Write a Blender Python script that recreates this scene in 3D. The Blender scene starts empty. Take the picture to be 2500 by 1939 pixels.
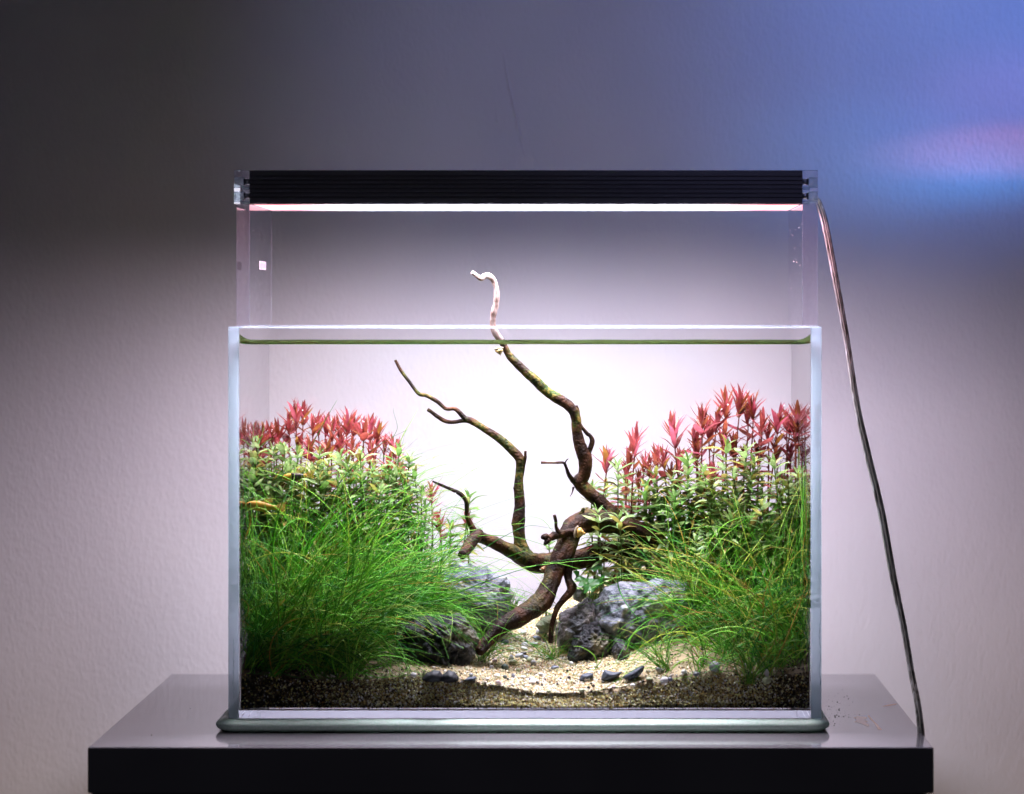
import bpy, bmesh, math, random
import numpy as np
from mathutils import Vector, Matrix, noise

random.seed(7)
rng = np.random.default_rng(11)
SC = bpy.context.scene
COL = SC.collection

# ------------------------------------------------------------------ camera
F = 7601.0                     # focal length in photo pixels (photo 2500 px wide)
VX, VY = 1430.0, 755.0         # where the line of sight meets the photo
CZ = 0.4275                    # lens height above the table top
cam = bpy.data.cameras.new('camera')
cam.sensor_width = 36.0
cam.lens = 36.0 * F / 2500.0
cam.shift_x = (1250.0 - VX) / 2500.0
cam.shift_y = -(969.5 - VY) / 2500.0
cam.clip_start, cam.clip_end = 0.05, 60
cam.dof.use_dof = True
cam.dof.focus_distance = 3.285
cam.dof.aperture_fstop = 4.5
co = bpy.data.objects.new('camera', cam)
co.location = (0, 0, CZ)
co.rotation_euler = (math.radians(90), 0, 0)
COL.objects.link(co)
SC.camera = co

# ------------------------------------------------------------------ world, lamps, exposure
W = bpy.data.worlds.new('World')
SC.world = W
W.use_nodes = True
W.node_tree.nodes['Background'].inputs[0].default_value = (0.55, 0.55, 0.7, 1)
W.node_tree.nodes['Background'].inputs[1].default_value = 0.032
LED = 58.0
SC.view_settings.view_transform = 'Standard'
SC.view_settings.look = 'None'
SC.view_settings.exposure = 0.0
SC.view_settings.gamma = 1.0
cy = SC.cycles
cy.max_bounces = 10
cy.diffuse_bounces = 4
cy.glossy_bounces = 4
cy.transmission_bounces = 10
cy.transparent_max_bounces = 40
cy.use_denoising = True
cy.caustics_reflective = False
cy.caustics_refractive = False
cy.sample_clamp_indirect = 6.0


def spot(name, loc, at, energy, col, angle, blend=1.0, size=0.03):
    l = bpy.data.lights.new(name, 'SPOT')
    l.energy, l.color, l.spot_size, l.spot_blend, l.shadow_soft_size = energy, col, math.radians(angle), blend, size
    o = bpy.data.objects.new(name, l)
    o.location = loc
    o.rotation_euler = (Vector(at) - Vector(loc)).to_track_quat('-Z', 'Y').to_euler()
    COL.objects.link(o)
    return o


def P(px, py, Y):
    return Vector(((px - VX) / F * Y, Y, CZ + (VY - py) / F * Y))


WALL_Y = 3.73
# the coloured light of a second aquarium lamp standing beyond the frame, on the wall at the upper right
spot('violet_lamp', (1.0, WALL_Y - .62, 1.00), P(2560, -70, WALL_Y), 21, (0.13, 0.29, 1.0), 46, .8)
spot('lilac_lamp', (1.0, WALL_Y - .32, 0.78), P(2440, 235, WALL_Y), 2.2, (0.75, 0.25, 1.0), 14)
spot('pink_lamp', (1.07, WALL_Y - .14, 0.655), P(2440, 368, WALL_Y), 60, (1.0, 0.20, 0.10), 3.2, .8)
spot('blue_lamp', (1.10, WALL_Y - .20, 0.600), P(2390, 425, WALL_Y), 26, (0.01, 0.36, 1.0), 6, .8)
spot('steel_blue_lamp', (1.10, WALL_Y - .42, 0.615), P(2140, 400, WALL_Y), 9, (0.05, 0.36, 1.0), 14)
spot('upper_wall_fill', (0.5, 1.6, 1.9), P(1800, 40, WALL_Y), 52, (0.42, 0.46, 1.0), 30)  # added fill for the bluish glow on the upper wall
spot('warm_wall_fill', (-0.80, WALL_Y - .5, -0.55), P(330, 1700, WALL_Y), 2.6, (1.0, 0.74, 0.38), 60)  # added pair of unseen fills that warm the low wall
spot('warm_wall_fill', (0.66, WALL_Y - .5, -0.55), P(2330, 1700, WALL_Y), 2.6, (1.0, 0.74, 0.38), 60)


# ------------------------------------------------------------------ helpers
def tag(o, label=None, cat=None, group=None, kind=None):
    if label: o['label'] = label
    if cat: o['category'] = cat
    if group: o['group'] = group
    if kind: o['kind'] = kind
    return o


def empty(name, loc, label, cat, group=None):
    o = bpy.data.objects.new(name, None)
    o.empty_display_size = 0.01
    o.location = loc
    COL.objects.link(o)
    return tag(o, label, cat, group)


def link(name, me, parent=None, mw=None):
    o = bpy.data.objects.new(name, me)
    COL.objects.link(o)
    if parent is not None:
        o.parent = parent
        o.matrix_parent_inverse = Matrix.Translation(parent.location).inverted()
    if mw is not None:
        o.matrix_world = mw
        if parent is not None:
            o.matrix_parent_inverse = Matrix()
            o.matrix_local = Matrix.Translation(-parent.location) @ mw
    return o


def mesh(name, v, f, m, smooth=True, col=None):
    me = bpy.data.meshes.new(name)
    v = np.asarray(v, dtype=np.float32)
    if isinstance(f, np.ndarray):
        n, k = f.shape
        me.vertices.add(len(v)); me.vertices.foreach_set('co', v.ravel())
        me.loops.add(n * k); me.loops.foreach_set('vertex_index', f.astype(np.int32).ravel())
        me.polygons.add(n)
        me.polygons.foreach_set('loop_start', np.arange(0, n * k, k, dtype=np.int32))
        me.update(calc_edges=True)
    else:
        me.from_pydata([tuple(map(float, p)) for p in v], [], f)
        me.update()
    me.polygons.foreach_set('use_smooth', np.full(len(me.polygons), smooth))
    for x in (m if isinstance(m, (list, tuple)) else [m]):
        me.materials.append(x)
    if col is not None:
        a = me.color_attributes.new('Col', 'FLOAT_COLOR', 'POINT')
        c = np.ones((len(v), 4), dtype=np.float32); c[:, :3] = col
        a.data.foreach_set('color', c.ravel())
    me.validate()
    return me


def obj(name, v, f, m, parent=None, smooth=True, col=None):
    return link(name, mesh(name, v, f, m, smooth, col), parent)


def box(name, lo, hi, m, parent=None, bev=0.0, seg=2):
    bm = bmesh.new()
    bmesh.ops.create_cube(bm, size=1)
    for v in bm.verts:
        v.co = Vector([lo[i] + (v.co[i] + .5) * (hi[i] - lo[i]) for i in range(3)])
    if bev:
        bmesh.ops.bevel(bm, geom=bm.edges[:], offset=bev, segments=seg, profile=.5, affect='EDGES')
    me = bpy.data.meshes.new(name); bm.to_mesh(me); bm.free()
    me.materials.append(m)
    return link(name, me, parent)


def loft(rings, cap=True):
    n = len(rings[0]); v = [tuple(p) for r in rings for p in r]; f = []
    for i in range(len(rings) - 1):
        for j in range(n):
            k = (j + 1) % n
            f.append((i * n + j, i * n + k, (i + 1) * n + k, (i + 1) * n + j))
    if cap:
        f.append(tuple(range(n - 1, -1, -1))); b = (len(rings) - 1) * n
        f.append(tuple(range(b, b + n)))
    return v, f


def catmull(pts, sub):
    pts = [np.array(p, float) for p in pts]
    q = [2 * pts[0] - pts[1]] + pts + [2 * pts[-1] - pts[-2]]
    out = []
    for i in range(1, len(q) - 2):
        for s in range(sub):
            t = s / sub
            a, b, c, d = q[i - 1], q[i], q[i + 1], q[i + 2]
            out.append(.5 * (2 * b + (c - a) * t + (2 * a - 5 * b + 4 * c - d) * t * t + (3 * b - a - 3 * c + d) * t ** 3))
    out.append(pts[-1])
    return out


def tube(pts, radii, sides=12, rough=0.0, nscale=120, squash=1.0, groove=0.0):
    pts = [Vector(p) for p in pts]
    rings, up = [], None
    for i, p in enumerate(pts):
        d = (pts[min(i + 1, len(pts) - 1)] - pts[max(i - 1, 0)])
        d = d.normalized() if d.length > 1e-9 else Vector((0, 0, 1))
        if up is None:
            up = d.orthogonal().normalized()
        up = (up - d * up.dot(d))
        up = up.normalized() if up.length > 1e-6 else d.orthogonal().normalized()
        s = d.cross(up)
        ring = []
        for j in range(sides):
            a = 2 * math.pi * j / sides
            n = up * math.cos(a) + s * math.sin(a)
            r = radii[i]
            if rough:
                q = p + n * r
                r *= 1 + rough * noise.noise(q * nscale) + .5 * rough * noise.noise(q * nscale * 3.1)
                if groove:
                    r *= 1 - groove * max(0, noise.noise(Vector((math.cos(a) * 2.5, math.sin(a) * 2.5, i * .05))))
            ring.append(p + Vector((n.x, n.y * squash, n.z)) * r)
        rings.append(ring)
    return loft(rings)


# ------------------------------------------------------------------ materials
def new(name):
    m = bpy.data.materials.new(name); m.use_nodes = True
    nt = m.node_tree
    for n in list(nt.nodes): nt.nodes.remove(n)
    out = nt.nodes.new('ShaderNodeOutputMaterial')

    def N(t, **kw):
        n = nt.nodes.new('ShaderNode' + t)
        for k, v in kw.items():
            if k.startswith('i_'):
                key = k[2:].replace('_', ' ')
                n.inputs[int(key) if key.isdigit() else key].default_value = v
            else: setattr(n, k, v)
        return n
    L = nt.links.new
    return m, N, L, out


def c4(c): return (c[0], c[1], c[2], 1)


def plain(name, col, rough=.5, metal=0, spec=.5, coat=0):
    m, N, L, out = new(name)
    b = N('BsdfPrincipled')
    b.inputs['Base Color'].default_value = c4(col); b.inputs['Roughness'].default_value = rough
    b.inputs['Metallic'].default_value = metal; b.inputs['Specular IOR Level'].default_value = spec
    b.inputs['Coat Weight'].default_value = coat
    L(b.outputs[0], out.inputs[0])
    return m


def ramp(N, stops):
    r = N('ValToRGB')
    e = r.color_ramp.elements
    while len(e) > 1: e.remove(e[-1])
    e[0].position, e[0].color = stops[0][0], c4(stops[0][1])
    for p, c in stops[1:]:
        x = e.new(p); x.color = c4(c)
    return r


def glassy(name, tint=(1, 1, 1), k=0.92, base=0.04, gloss=(1, 1, 1), haze=0.0):
    """Clear sheet: lets light straight through and mirrors more the flatter one looks along it."""
    m, N, L, out = new(name)
    t = N('BsdfTransparent'); t.inputs[0].default_value = c4(tint)
    g = N('BsdfGlossy'); g.inputs['Roughness'].default_value = .02; g.inputs['Color'].default_value = c4(gloss)
    lw = N('LayerWeight'); lw.inputs['Blend'].default_value = .5
    p = N('Math', operation='POWER'); p.inputs[1].default_value = 5
    L(lw.outputs['Facing'], p.inputs[0])
    a = N('Math', operation='MULTIPLY_ADD'); a.inputs[1].default_value = k; a.inputs[2].default_value = base
    L(p.outputs[0], a.inputs[0])
    x = N('MixShader'); L(a.outputs[0], x.inputs[0]); L(t.outputs[0], x.inputs[1]); L(g.outputs[0], x.inputs[2])
    if haze:
        d = N('BsdfTranslucent'); d.inputs[0].default_value = (.85, .82, .92, 1); y = N('MixShader'); y.inputs[0].default_value = haze
        L(x.outputs[0], y.inputs[1]); L(d.outputs[0], y.inputs[2]); x = y
    L(x.outputs[0], out.inputs[0])
    return m


def mat_wall():
    m, N, L, out = new('painted_plaster')
    tc = N('TexCoord')
    mp = N('Mapping'); mp.inputs['Scale'].default_value = (1, 1, .5); mp.inputs['Rotation'].default_value = (0, .04, 0)
    L(tc.outputs['Object'], mp.inputs[0])
    n1 = N('TexNoise'); n1.inputs['Scale'].default_value = 270; n1.inputs['Detail'].default_value = 3
    n2 = N('TexNoise'); n2.inputs['Scale'].default_value = 100; n2.inputs['Detail'].default_value = 3
    L(mp.outputs[0], n1.inputs[0]); L(mp.outputs[0], n2.inputs[0])
    ad = N('Math', operation='ADD'); L(n1.outputs[0], ad.inputs[0]); L(n2.outputs[0], ad.inputs[1])
    bp = N('Bump'); bp.inputs['Strength'].default_value = .42; bp.inputs['Distance'].default_value = .0016
    L(ad.outputs[0], bp.inputs['Height'])
    big = N('TexNoise'); big.inputs['Scale'].default_value = 5; L(tc.outputs['Object'], big.inputs[0])
    r = ramp(N, [(.3, (.71, .69, .72)), (.7, (.78, .76, .78))]); L(big.outputs[0], r.inputs[0])
    b = N('BsdfPrincipled'); b.inputs['Roughness'].default_value = .75; b.inputs['Specular IOR Level'].default_value = .2
    L(r.outputs[0], b.inputs['Base Color']); L(bp.outputs[0], b.inputs['Normal']); L(b.outputs[0], out.inputs[0])
    return m


def mat_table():
    m, N, L, out = new('grey_laminate')
    tc = N('TexCoord')
    n1 = N('TexNoise'); n1.inputs['Scale'].default_value = 9; n1.inputs['Detail'].default_value = 6; L(tc.outputs['Object'], n1.inputs[0])
    mp = N('Mapping'); mp.inputs['Scale'].default_value = (4, 90, 4); L(tc.outputs['Object'], mp.inputs[0])
    n2 = N('TexNoise'); n2.inputs['Scale'].default_value = 3; n2.inputs['Detail'].default_value = 4; L(mp.outputs[0], n2.inputs[0])
    r = ramp(N, [(.3, (.13, .12, .132)), (.7, (.17, .158, .172))]); L(n1.outputs[0], r.inputs[0])
    rr = N('MapRange'); rr.inputs[1].default_value = .3; rr.inputs[2].default_value = .7; rr.inputs[3].default_value = .05; rr.inputs[4].default_value = .12
    L(n2.outputs[0], rr.inputs[0])
    b = N('BsdfPrincipled')
    b.inputs['IOR'].default_value = 1.65
    L(r.outputs[0], b.inputs['Base Color']); L(rr.outputs[0], b.inputs['Roughness'])
    L(b.outputs[0], out.inputs[0])
    return m


def mat_attr(name, rough=.5, trans=0.0, spec=.4):
    m, N, L, out = new(name)
    a = N('Attribute', attribute_name='Col')
    b = N('BsdfPrincipled'); b.inputs['Roughness'].default_value = rough; b.inputs['Specular IOR Level'].default_value = spec
    L(a.outputs['Color'], b.inputs['Base Color'])
    if trans:
        t = N('BsdfTranslucent'); L(a.outputs['Color'], t.inputs[0])
        x = N('MixShader'); x.inputs[0].default_value = trans
        L(b.outputs[0], x.inputs[1]); L(t.outputs[0], x.inputs[2]); L(x.outputs[0], out.inputs[0])
    else:
        L(b.outputs[0], out.inputs[0])
    return m


def mat_leaf(name, stops, trans=.4, rough=.35):
    m, N, L, out = new(name)
    oi = N('ObjectInfo')
    r = ramp(N, stops); L(oi.outputs['Random'], r.inputs[0])
    tc = N('TexCoord'); nz = N('TexNoise'); nz.inputs['Scale'].default_value = 4; L(tc.outputs['Object'], nz.inputs[0])
    hs = N('HueSaturation'); L(r.outputs[0], hs.inputs['Color'])
    mr = N('MapRange'); mr.inputs[1].default_value = .3; mr.inputs[2].default_value = .7; mr.inputs[3].default_value = .75; mr.inputs[4].default_value = 1.25
    L(nz.outputs[0], mr.inputs[0]); L(mr.outputs[0], hs.inputs['Value'])
    b = N('BsdfPrincipled'); b.inputs['Roughness'].default_value = rough; b.inputs['Specular IOR Level'].default_value = .35
    t = N('BsdfTranslucent'); L(hs.outputs[0], b.inputs['Base Color']); L(hs.outputs[0], t.inputs[0])
    x = N('MixShader'); x.inputs[0].default_value = trans
    L(b.outputs[0], x.inputs[1]); L(t.outputs[0], x.inputs[2]); L(x.outputs[0], out.inputs[0])
    return m


def mat_wood():
    m, N, L, out = new('wet_driftwood')
    tc = N('TexCoord'); ge = N('NewGeometry')
    n1 = N('TexNoise'); n1.inputs['Scale'].default_value = 55; n1.inputs['Detail'].default_value = 5; L(tc.outputs['Object'], n1.inputs[0])
    n2 = N('TexNoise'); n2.inputs['Scale'].default_value = 34; n2.inputs['Detail'].default_value = 4; n2.inputs['Roughness'].default_value = .65; L(tc.outputs['Object'], n2.inputs[0])
    n3 = N('TexNoise'); n3.inputs['Scale'].default_value = 210; n3.inputs['Detail'].default_value = 3; L(tc.outputs['Object'], n3.inputs[0])
    wood = ramp(N, [(.3, (.005, .0022, .0014)), (.48, (.020, .0080, .0035)), (.64, (.075, .029, .012)), (.8, (.14, .060, .027))]); L(n1.outputs[0], wood.inputs[0])
    alg = ramp(N, [(.3, (.01, .03, .006)), (.5, (.05, .07, .01)), (.62, (.16, .12, .02)), (.8, (.24, .15, .07))]); L(n3.outputs[0], alg.inputs[0])
    f = ramp(N, [(.50, (0, 0, 0)), (.60, (1, 1, 1))]); L(n2.outputs[0], f.inputs[0])
    at = N('Attribute', attribute_name='Col')
    mu = N('Math', operation='MULTIPLY'); L(f.outputs[0], mu.inputs[0]); L(at.outputs['Color'], mu.inputs[1])
    mx = N('MixRGB'); L(mu.outputs[0], mx.inputs[0]); L(wood.outputs[0], mx.inputs[1]); L(alg.outputs[0], mx.inputs[2])
    wv = N('TexNoise'); wv.inputs['Scale'].default_value = 420; wv.inputs['Detail'].default_value = 2; L(tc.outputs['Object'], wv.inputs[0])
    ad = N('Math', operation='ADD'); L(wv.outputs[0], ad.inputs[0]); L(n3.outputs[0], ad.inputs[1])
    bp = N('Bump'); bp.inputs['Strength'].default_value = .6; bp.inputs['Distance'].default_value = .0022; L(ad.outputs[0], bp.inputs['Height'])
    b = N('BsdfPrincipled'); b.inputs['Roughness'].default_value = .6; b.inputs['Specular IOR Level'].default_value = .15
    L(mx.outputs[0], b.inputs['Base Color']); L(bp.outputs[0], b.inputs['Normal']); L(b.outputs[0], out.inputs[0])
    return m


def mat_drywood():
    m, N, L, out = new('bleached_wood')
    tc = N('TexCoord')
    n1 = N('TexNoise'); n1.inputs['Scale'].default_value = 160; n1.inputs['Detail'].default_value = 4; L(tc.outputs['Object'], n1.inputs[0])
    r = ramp(N, [(.32, (.10, .05, .035)), (.45, (.30, .20, .165)), (.6, (.46, .36, .32))]); L(n1.outputs[0], r.inputs[0])
    bp = N('Bump'); bp.inputs['Strength'].default_value = .6; bp.inputs['Distance'].default_value = .001; L(n1.outputs[0], bp.inputs['Height'])
    b = N('BsdfPrincipled'); b.inputs['Roughness'].default_value = .7
    at = N('Attribute', attribute_name='Col'); mx = N('MixRGB'); L(at.outputs['Color'], mx.inputs[0]); mx.inputs[1].default_value = (.06, .032, .024, 1); L(r.outputs[0], mx.inputs[2])
    L(mx.outputs[0], b.inputs['Base Color']); L(bp.outputs[0], b.inputs['Normal']); L(b.outputs[0], out.inputs[0])
    return m


def mat_rock(name, dark, mid, light, vein=.5, moss=.3, brown=.2):
    m, N, L, out = new(name)
    tc = N('TexCoord')

    def nz(s, d=5, r=.6):
        n = N('TexNoise'); n.inputs['Scale'].default_value = s; n.inputs['Detail'].default_value = d; n.inputs['Roughness'].default_value = r
        L(tc.outputs['Object'], n.inputs[0]); return n
    a = nz(38); r = ramp(N, [(.3, dark), (.5, mid), (.72, light)]); L(a.outputs[0], r.inputs[0])
    cur = r.outputs[0]

    def over(cur, fac_socket, col):
        x = N('MixRGB'); L(fac_socket, x.inputs[0]); L(cur, x.inputs[1]); x.inputs[2].default_value = c4(col); return x.outputs[0]
    g = nz(30); gm = ramp(N, [(.62 - moss * .22, (0, 0, 0)), (.78 - moss * .2, (1, 1, 1))]); L(g.outputs[0], gm.inputs[0])
    s = N('Math', operation='MULTIPLY'); s.inputs[1].default_value = .7; L(gm.outputs[0], s.inputs[0])
    gc = nz(90); gcr = ramp(N, [(.35, (.03, .06, .015)), (.5, (.16, .15, .04)), (.68, (.32, .26, .12))]); L(gc.outputs[0], gcr.inputs[0])
    x = N('MixRGB'); L(s.outputs[0], x.inputs[0]); L(cur, x.inputs[1]); L(gcr.outputs[0], x.inputs[2]); cur = x.outputs[0]
    # pale mineral veins
    wn = nz(14, 3); vm = N('MixRGB'); vm.inputs[0].default_value = .06
    L(tc.outputs['Object'], vm.inputs[1]); L(wn.outputs['Color'], vm.inputs[2])
    vo = N('TexVoronoi', feature='DISTANCE_TO_EDGE'); vo.inputs['Scale'].default_value = 17; L(vm.outputs[0], vo.inputs['Vector'])
    vr = ramp(N, [(.0, (1, 1, 1)), (.035, (0, 0, 0))]); L(vo.outputs['Distance'], vr.inputs[0])
    vb = nz(22, 2); vbr = ramp(N, [(.48, (0, 0, 0)), (.56, (1, 1, 1))]); L(vb.outputs[0], vbr.inputs[0])
    vv = N('Math', operation='MULTIPLY'); L(vr.outputs[0], vv.inputs[0]); L(vbr.outputs[0], vv.inputs[1])
    v2 = N('Math', operation='MULTIPLY'); v2.inputs[1].default_value = vein; L(vv.outputs[0], v2.inputs[0])
    cur = over(cur, v2.outputs[0], (.55, .48, .4))
    pn = nz(190, 4); pw = nz(70, 4)
    ad = N('Math', operation='ADD'); L(pn.outputs[0], ad.inputs[0]); L(pw.outputs[0], ad.inputs[1])
    bp = N('Bump'); bp.inputs['Strength'].default_value = .9; bp.inputs['Distance'].default_value = .005; L(ad.outputs[0], bp.inputs['Height'])
    b = N('BsdfPrincipled'); b.inputs['Roughness'].default_value = .6; b.inputs['Specular IOR Level'].default_value = .35
    L(cur, b.inputs['Base Color']); L(bp.outputs[0], b.inputs['Normal']); L(b.outputs[0], out.inputs[0])
    return m


def mat_edge(name, col, trans=.6):
    m, N, L, out = new(name)
    d = N('BsdfDiffuse'); d.inputs[0].default_value = c4(col)
    t = N('BsdfTranslucent'); t.inputs[0].default_value = c4(col)
    x = N('MixShader'); x.inputs[0].default_value = trans; L(d.outputs[0], x.inputs[1]); L(t.outputs[0], x.inputs[2])
    tr = N('BsdfTransparent'); tr.inputs[0].default_value = (.86, .95, 1, 1)
    y = N('MixShader'); y.inputs[0].default_value = .33; L(tr.outputs[0], y.inputs[1]); L(x.outputs[0], y.inputs[2])
    L(y.outputs[0], out.inputs[0])
    return m


def mat_clear(name):
    m, N, L, out = new(name)
    t = N('BsdfTransparent'); t.inputs[0].default_value = (.985, .99, .988, 1)
    L(t.outputs[0], out.inputs[0]); return m


def mat_realglass(name, col=(1, 1, 1), ior=1.5, rough=0.0):
    m, N, L, out = new(name)
    g = N('BsdfGlass'); g.inputs['Color'].default_value = c4(col); g.inputs['IOR'].default_value = ior; g.inputs['Roughness'].default_value = rough
    L(g.outputs[0], out.inputs[0]); return m


def mat_led():
    m, N, L, out = new('led_diffuser')
    tc = N('TexCoord'); sp = N('SeparateXYZ'); L(tc.outputs['Object'], sp.inputs[0])
    mr = N('MapRange'); mr.inputs[1].default_value = -.345; mr.inputs[2].default_value = .222; L(sp.outputs[0], mr.inputs[0])
    r = ramp(N, [(0, (.5, .26, .30)), (.05, (.5, .20, .25)), (.12, (.7, .46, .50)), (.2, (.855, .83, 1)), (.8, (.855, .83, 1)), (.88, (.7, .46, .50)), (.95, (.5, .20, .25)), (1, (.5, .26, .30))])
    L(mr.outputs[0], r.inputs[0])
    # the lensed diodes throw their light mostly straight down
    ge = N('NewGeometry'); dt = N('VectorMath', operation='DOT_PRODUCT'); L(ge.outputs['Incoming'], dt.inputs[0]); L(ge.outputs['Normal'], dt.inputs[1])
    ab = N('Math', operation='ABSOLUTE'); L(dt.outputs['Value'], ab.inputs[0])
    pw = N('Math', operation='POWER'); pw.inputs[1].default_value = .8; L(ab.outputs[0], pw.inputs[0])
    ml = N('Math', operation='MULTIPLY_ADD'); ml.inputs[1].default_value = LED; ml.inputs[2].default_value = 1.0; L(pw.outputs[0], ml.inputs[0])
    e = N('Emission'); L(ml.outputs[0], e.inputs['Strength']); L(r.outputs[0], e.inputs[0])
    L(e.outputs[0], out.inputs[0]); return m


M_wall, M_table = mat_wall(), mat_table()
M_black = plain('black_aluminium', (.20, .185, .22), .5, 0, .2)
M_pane = glassy('clear_glass')
M_front = mat_clear('clean_front_glass')
M_edge = mat_edge('polished_glass_edge', (.80, .93, 1.0), .7)
M_acry = glassy('clear_acrylic', (.95, .94, .98), .75, .04, (1, 1, 1), .018)
M_acredge = mat_edge('acrylic_edge', (.5, .52, .62), .5)
M_clip = mat_edge('clear_plastic', (.85, .86, .92), .5)
M_metal = plain('brushed_steel', (.75, .74, .76), .3, 1)
M_wood, M_dry = mat_wood(), mat_drywood()
M_red = mat_leaf('red_leaf', [(0, (.23, .05, .045)), (.25, (.37, .07, .075)), (.5, (.25, .075, .03)), (.75, (.45, .10, .15)), (.9, (.27, .10, .03)), (1, (.33, .18, .04))], .45)
M_green = mat_leaf('green_leaf', [(0, (.10, .22, .04)), (.35, (.20, .33, .10)), (.7, (.30, .42, .18)), (.85, (.32, .34, .07)), (1, (.24, .16, .05))], .35)
M_dkgreen = mat_leaf('lobed_leaf', [(0, (.012, .08, .01)), (1, (.03, .13, .02))], .4)
M_redstem = plain('red_stem', (.16, .035, .02), .4)
M_grnstem = plain('green_stem', (.10, .15, .03), .4)
M_grass = mat_attr('grass_blade', .4, .38, .3)
M_grain = mat_attr('sand_grain', .55, 0, .3)


# ------------------------------------------------------------------ wall, table, mat
wall = obj('wall', [(-3, WALL_Y, -1.5), (3, WALL_Y, -1.5), (3, WALL_Y, 2.5), (-3, WALL_Y, 2.5)], [(0, 1, 2, 3)], M_wall)
tag(wall, kind='structure')
pr = catmull([P(1229, 122, WALL_Y), P(1238, 185, WALL_Y), P(1255, 262, WALL_Y), P(1269, 330, WALL_Y), P(1283, 384, WALL_Y)], 6)
n = len(pr)
obj('paint_ridge', *tube(pr, [.0021 * math.sin(math.pi * (i + .6) / (n + .2)) ** .5 for i in range(n)], 8, .1, 90, .5), M_wall, wall)
pr = catmull([P(1211, 240, WALL_Y), P(1213, 275, WALL_Y), P(1214, 298, WALL_Y)], 5)
obj('paint_drip', *tube(pr, [.0004 + .0013 * (i / 10) ** 2 for i in range(len(pr))], 8, 0, 1, .5), M_wall, wall)

TX0, TX1, TY0, TY1 = -.486, .3396, 3.037, 3.648
table = empty('table', (-.07, 3.34, -.6), 'low grey laminate table under the aquarium, dark front, chipped surface', 'table')
box('table_top', (TX0, TY0, -.045), (TX1, TY1, 0), M_table, table, .0018, 3)
box('cabinet_body', (TX0 + .003, TY0 + .004, -.6), (TX1 - .009, TY1, -.0452), M_table, table, .001, 1)
M_peel = plain('bare_fibreboard', (.78, .46, .27), .2)


def on_table(px, py, z=0.0):
    Y = (CZ - z) * F / (py - VY)
    return P(px, py, Y)


def patch(poly):
    top = [on_table(x, y) + Vector((0, 0, .0002)) for x, y in poly]
    bot = [p - Vector((0, 0, .0004)) for p in top]
    return loft([bot, top])


for poly in ([(2085, 1752), (2092, 1749), (2112, 1750), (2117, 1753), (2111, 1757), (2118, 1762), (2114, 1765), (2122, 1769), (2121, 1774), (2112, 1771), (2103, 1767), (2094, 1764), (2087, 1763), (2091, 1757)],
             [(2118, 1748), (2122, 1747), (2130, 1757), (2142, 1769), (2153, 1782), (2144, 1781), (2135, 1767)],
             [(2155, 1725), (2164, 1721), (2178, 1719), (2190, 1718), (2184, 1721), (2170, 1724)]):
    obj('peeled_patch', *patch(poly), M_peel, table, False)

M_mat, N, L, out = new('green_foam')
tcn = N('TexCoord'); nz = N('TexNoise'); nz.inputs['Scale'].default_value = 420; nz.inputs['Detail'].default_value = 3; L(tcn.outputs['Object'], nz.inputs[0])
rr = ramp(N, [(.3, (.66, .90, .74)), (.7, (.82, .98, .88))]); L(nz.outputs[0], rr.inputs[0])
bb = N('BsdfPrincipled'); bb.inputs['Roughness'].default_value = .5
bp = N('Bump'); bp.inputs['Strength'].default_value = .5; bp.inputs['Distance'].default_value = .001; L(nz.outputs[0], bp.inputs['Height'])
tt = N('BsdfTranslucent'); L(rr.outputs[0], tt.inputs[0]); L(rr.outputs[0], bb.inputs['Base Color']); L(bp.outputs[0], bb.inputs['Normal'])
xx = N('MixShader'); xx.inputs[0].default_value = .15; L(bb.outputs[0], xx.inputs[1]); L(tt.outputs[0], xx.inputs[2]); L(xx.outputs[0], out.inputs[0])
MX0, MX1, MY0, MY1 = -.3645, .2365, 3.1480, 3.468
rings = []
for k in range(9):                       # a pad with a rounded bulging rim
    a = math.pi * (k / 8 - .5)
    e, z = .0120 * math.cos(a) - .001, .0064 + .0062 * math.sin(a)
    ring = []
    R = .012
    for (cx, cyy, a0) in ((MX1 - R, MY1 - R, 0), (MX0 + R, MY1 - R, 90), (MX0 + R, MY0 + R, 180), (MX1 - R, MY0 + R, 270)):
        for j in range(7):
            t = math.radians(a0 + 15 * j)
            ring.append((cx + (R + e) * math.cos(t), cyy + (R + e) * math.sin(t), z + .0002))
    rings.append(ring)
m_ = obj('foam_mat', *loft(rings), M_mat)
tag(m_, 'thin grey green foam mat with rounded edge under the tank', 'mat')

# dark crumbs of soil spilled on the table
ico_v, ico_f = None, None
bm = bmesh.new(); bmesh.ops.create_icosphere(bm, subdivisions=1, radius=1)
ico_v = np.array([v.co[:] for v in bm.verts]); ico_f = np.array([[v.index for v in f.verts] for f in bm.faces]); bm.free()


def grains(cent, rad, cols, flat=.8, jit=.35):
    n = len(cent); k = len(ico_v)
    q = rng.normal(size=(n, 3, 3)); q, _ = np.linalg.qr(q)
    sh = ico_v[None] * (1 + jit * rng.uniform(-1, 1, (n, k, 1))) * np.stack([np.ones(n), rng.uniform(.7, 1.2, n), rng.uniform(.55, 1, n) * flat], 1)[:, None, :]
    v = np.einsum('nki,nij->nkj', sh, q) * np.asarray(rad)[:, None, None] + np.asarray(cent)[:, None, :]
    f = ico_f[None] + (np.arange(n) * k)[:, None, None]
    return v.reshape(-1, 3), f.reshape(-1, 3), np.repeat(cols, k, 0)


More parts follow.
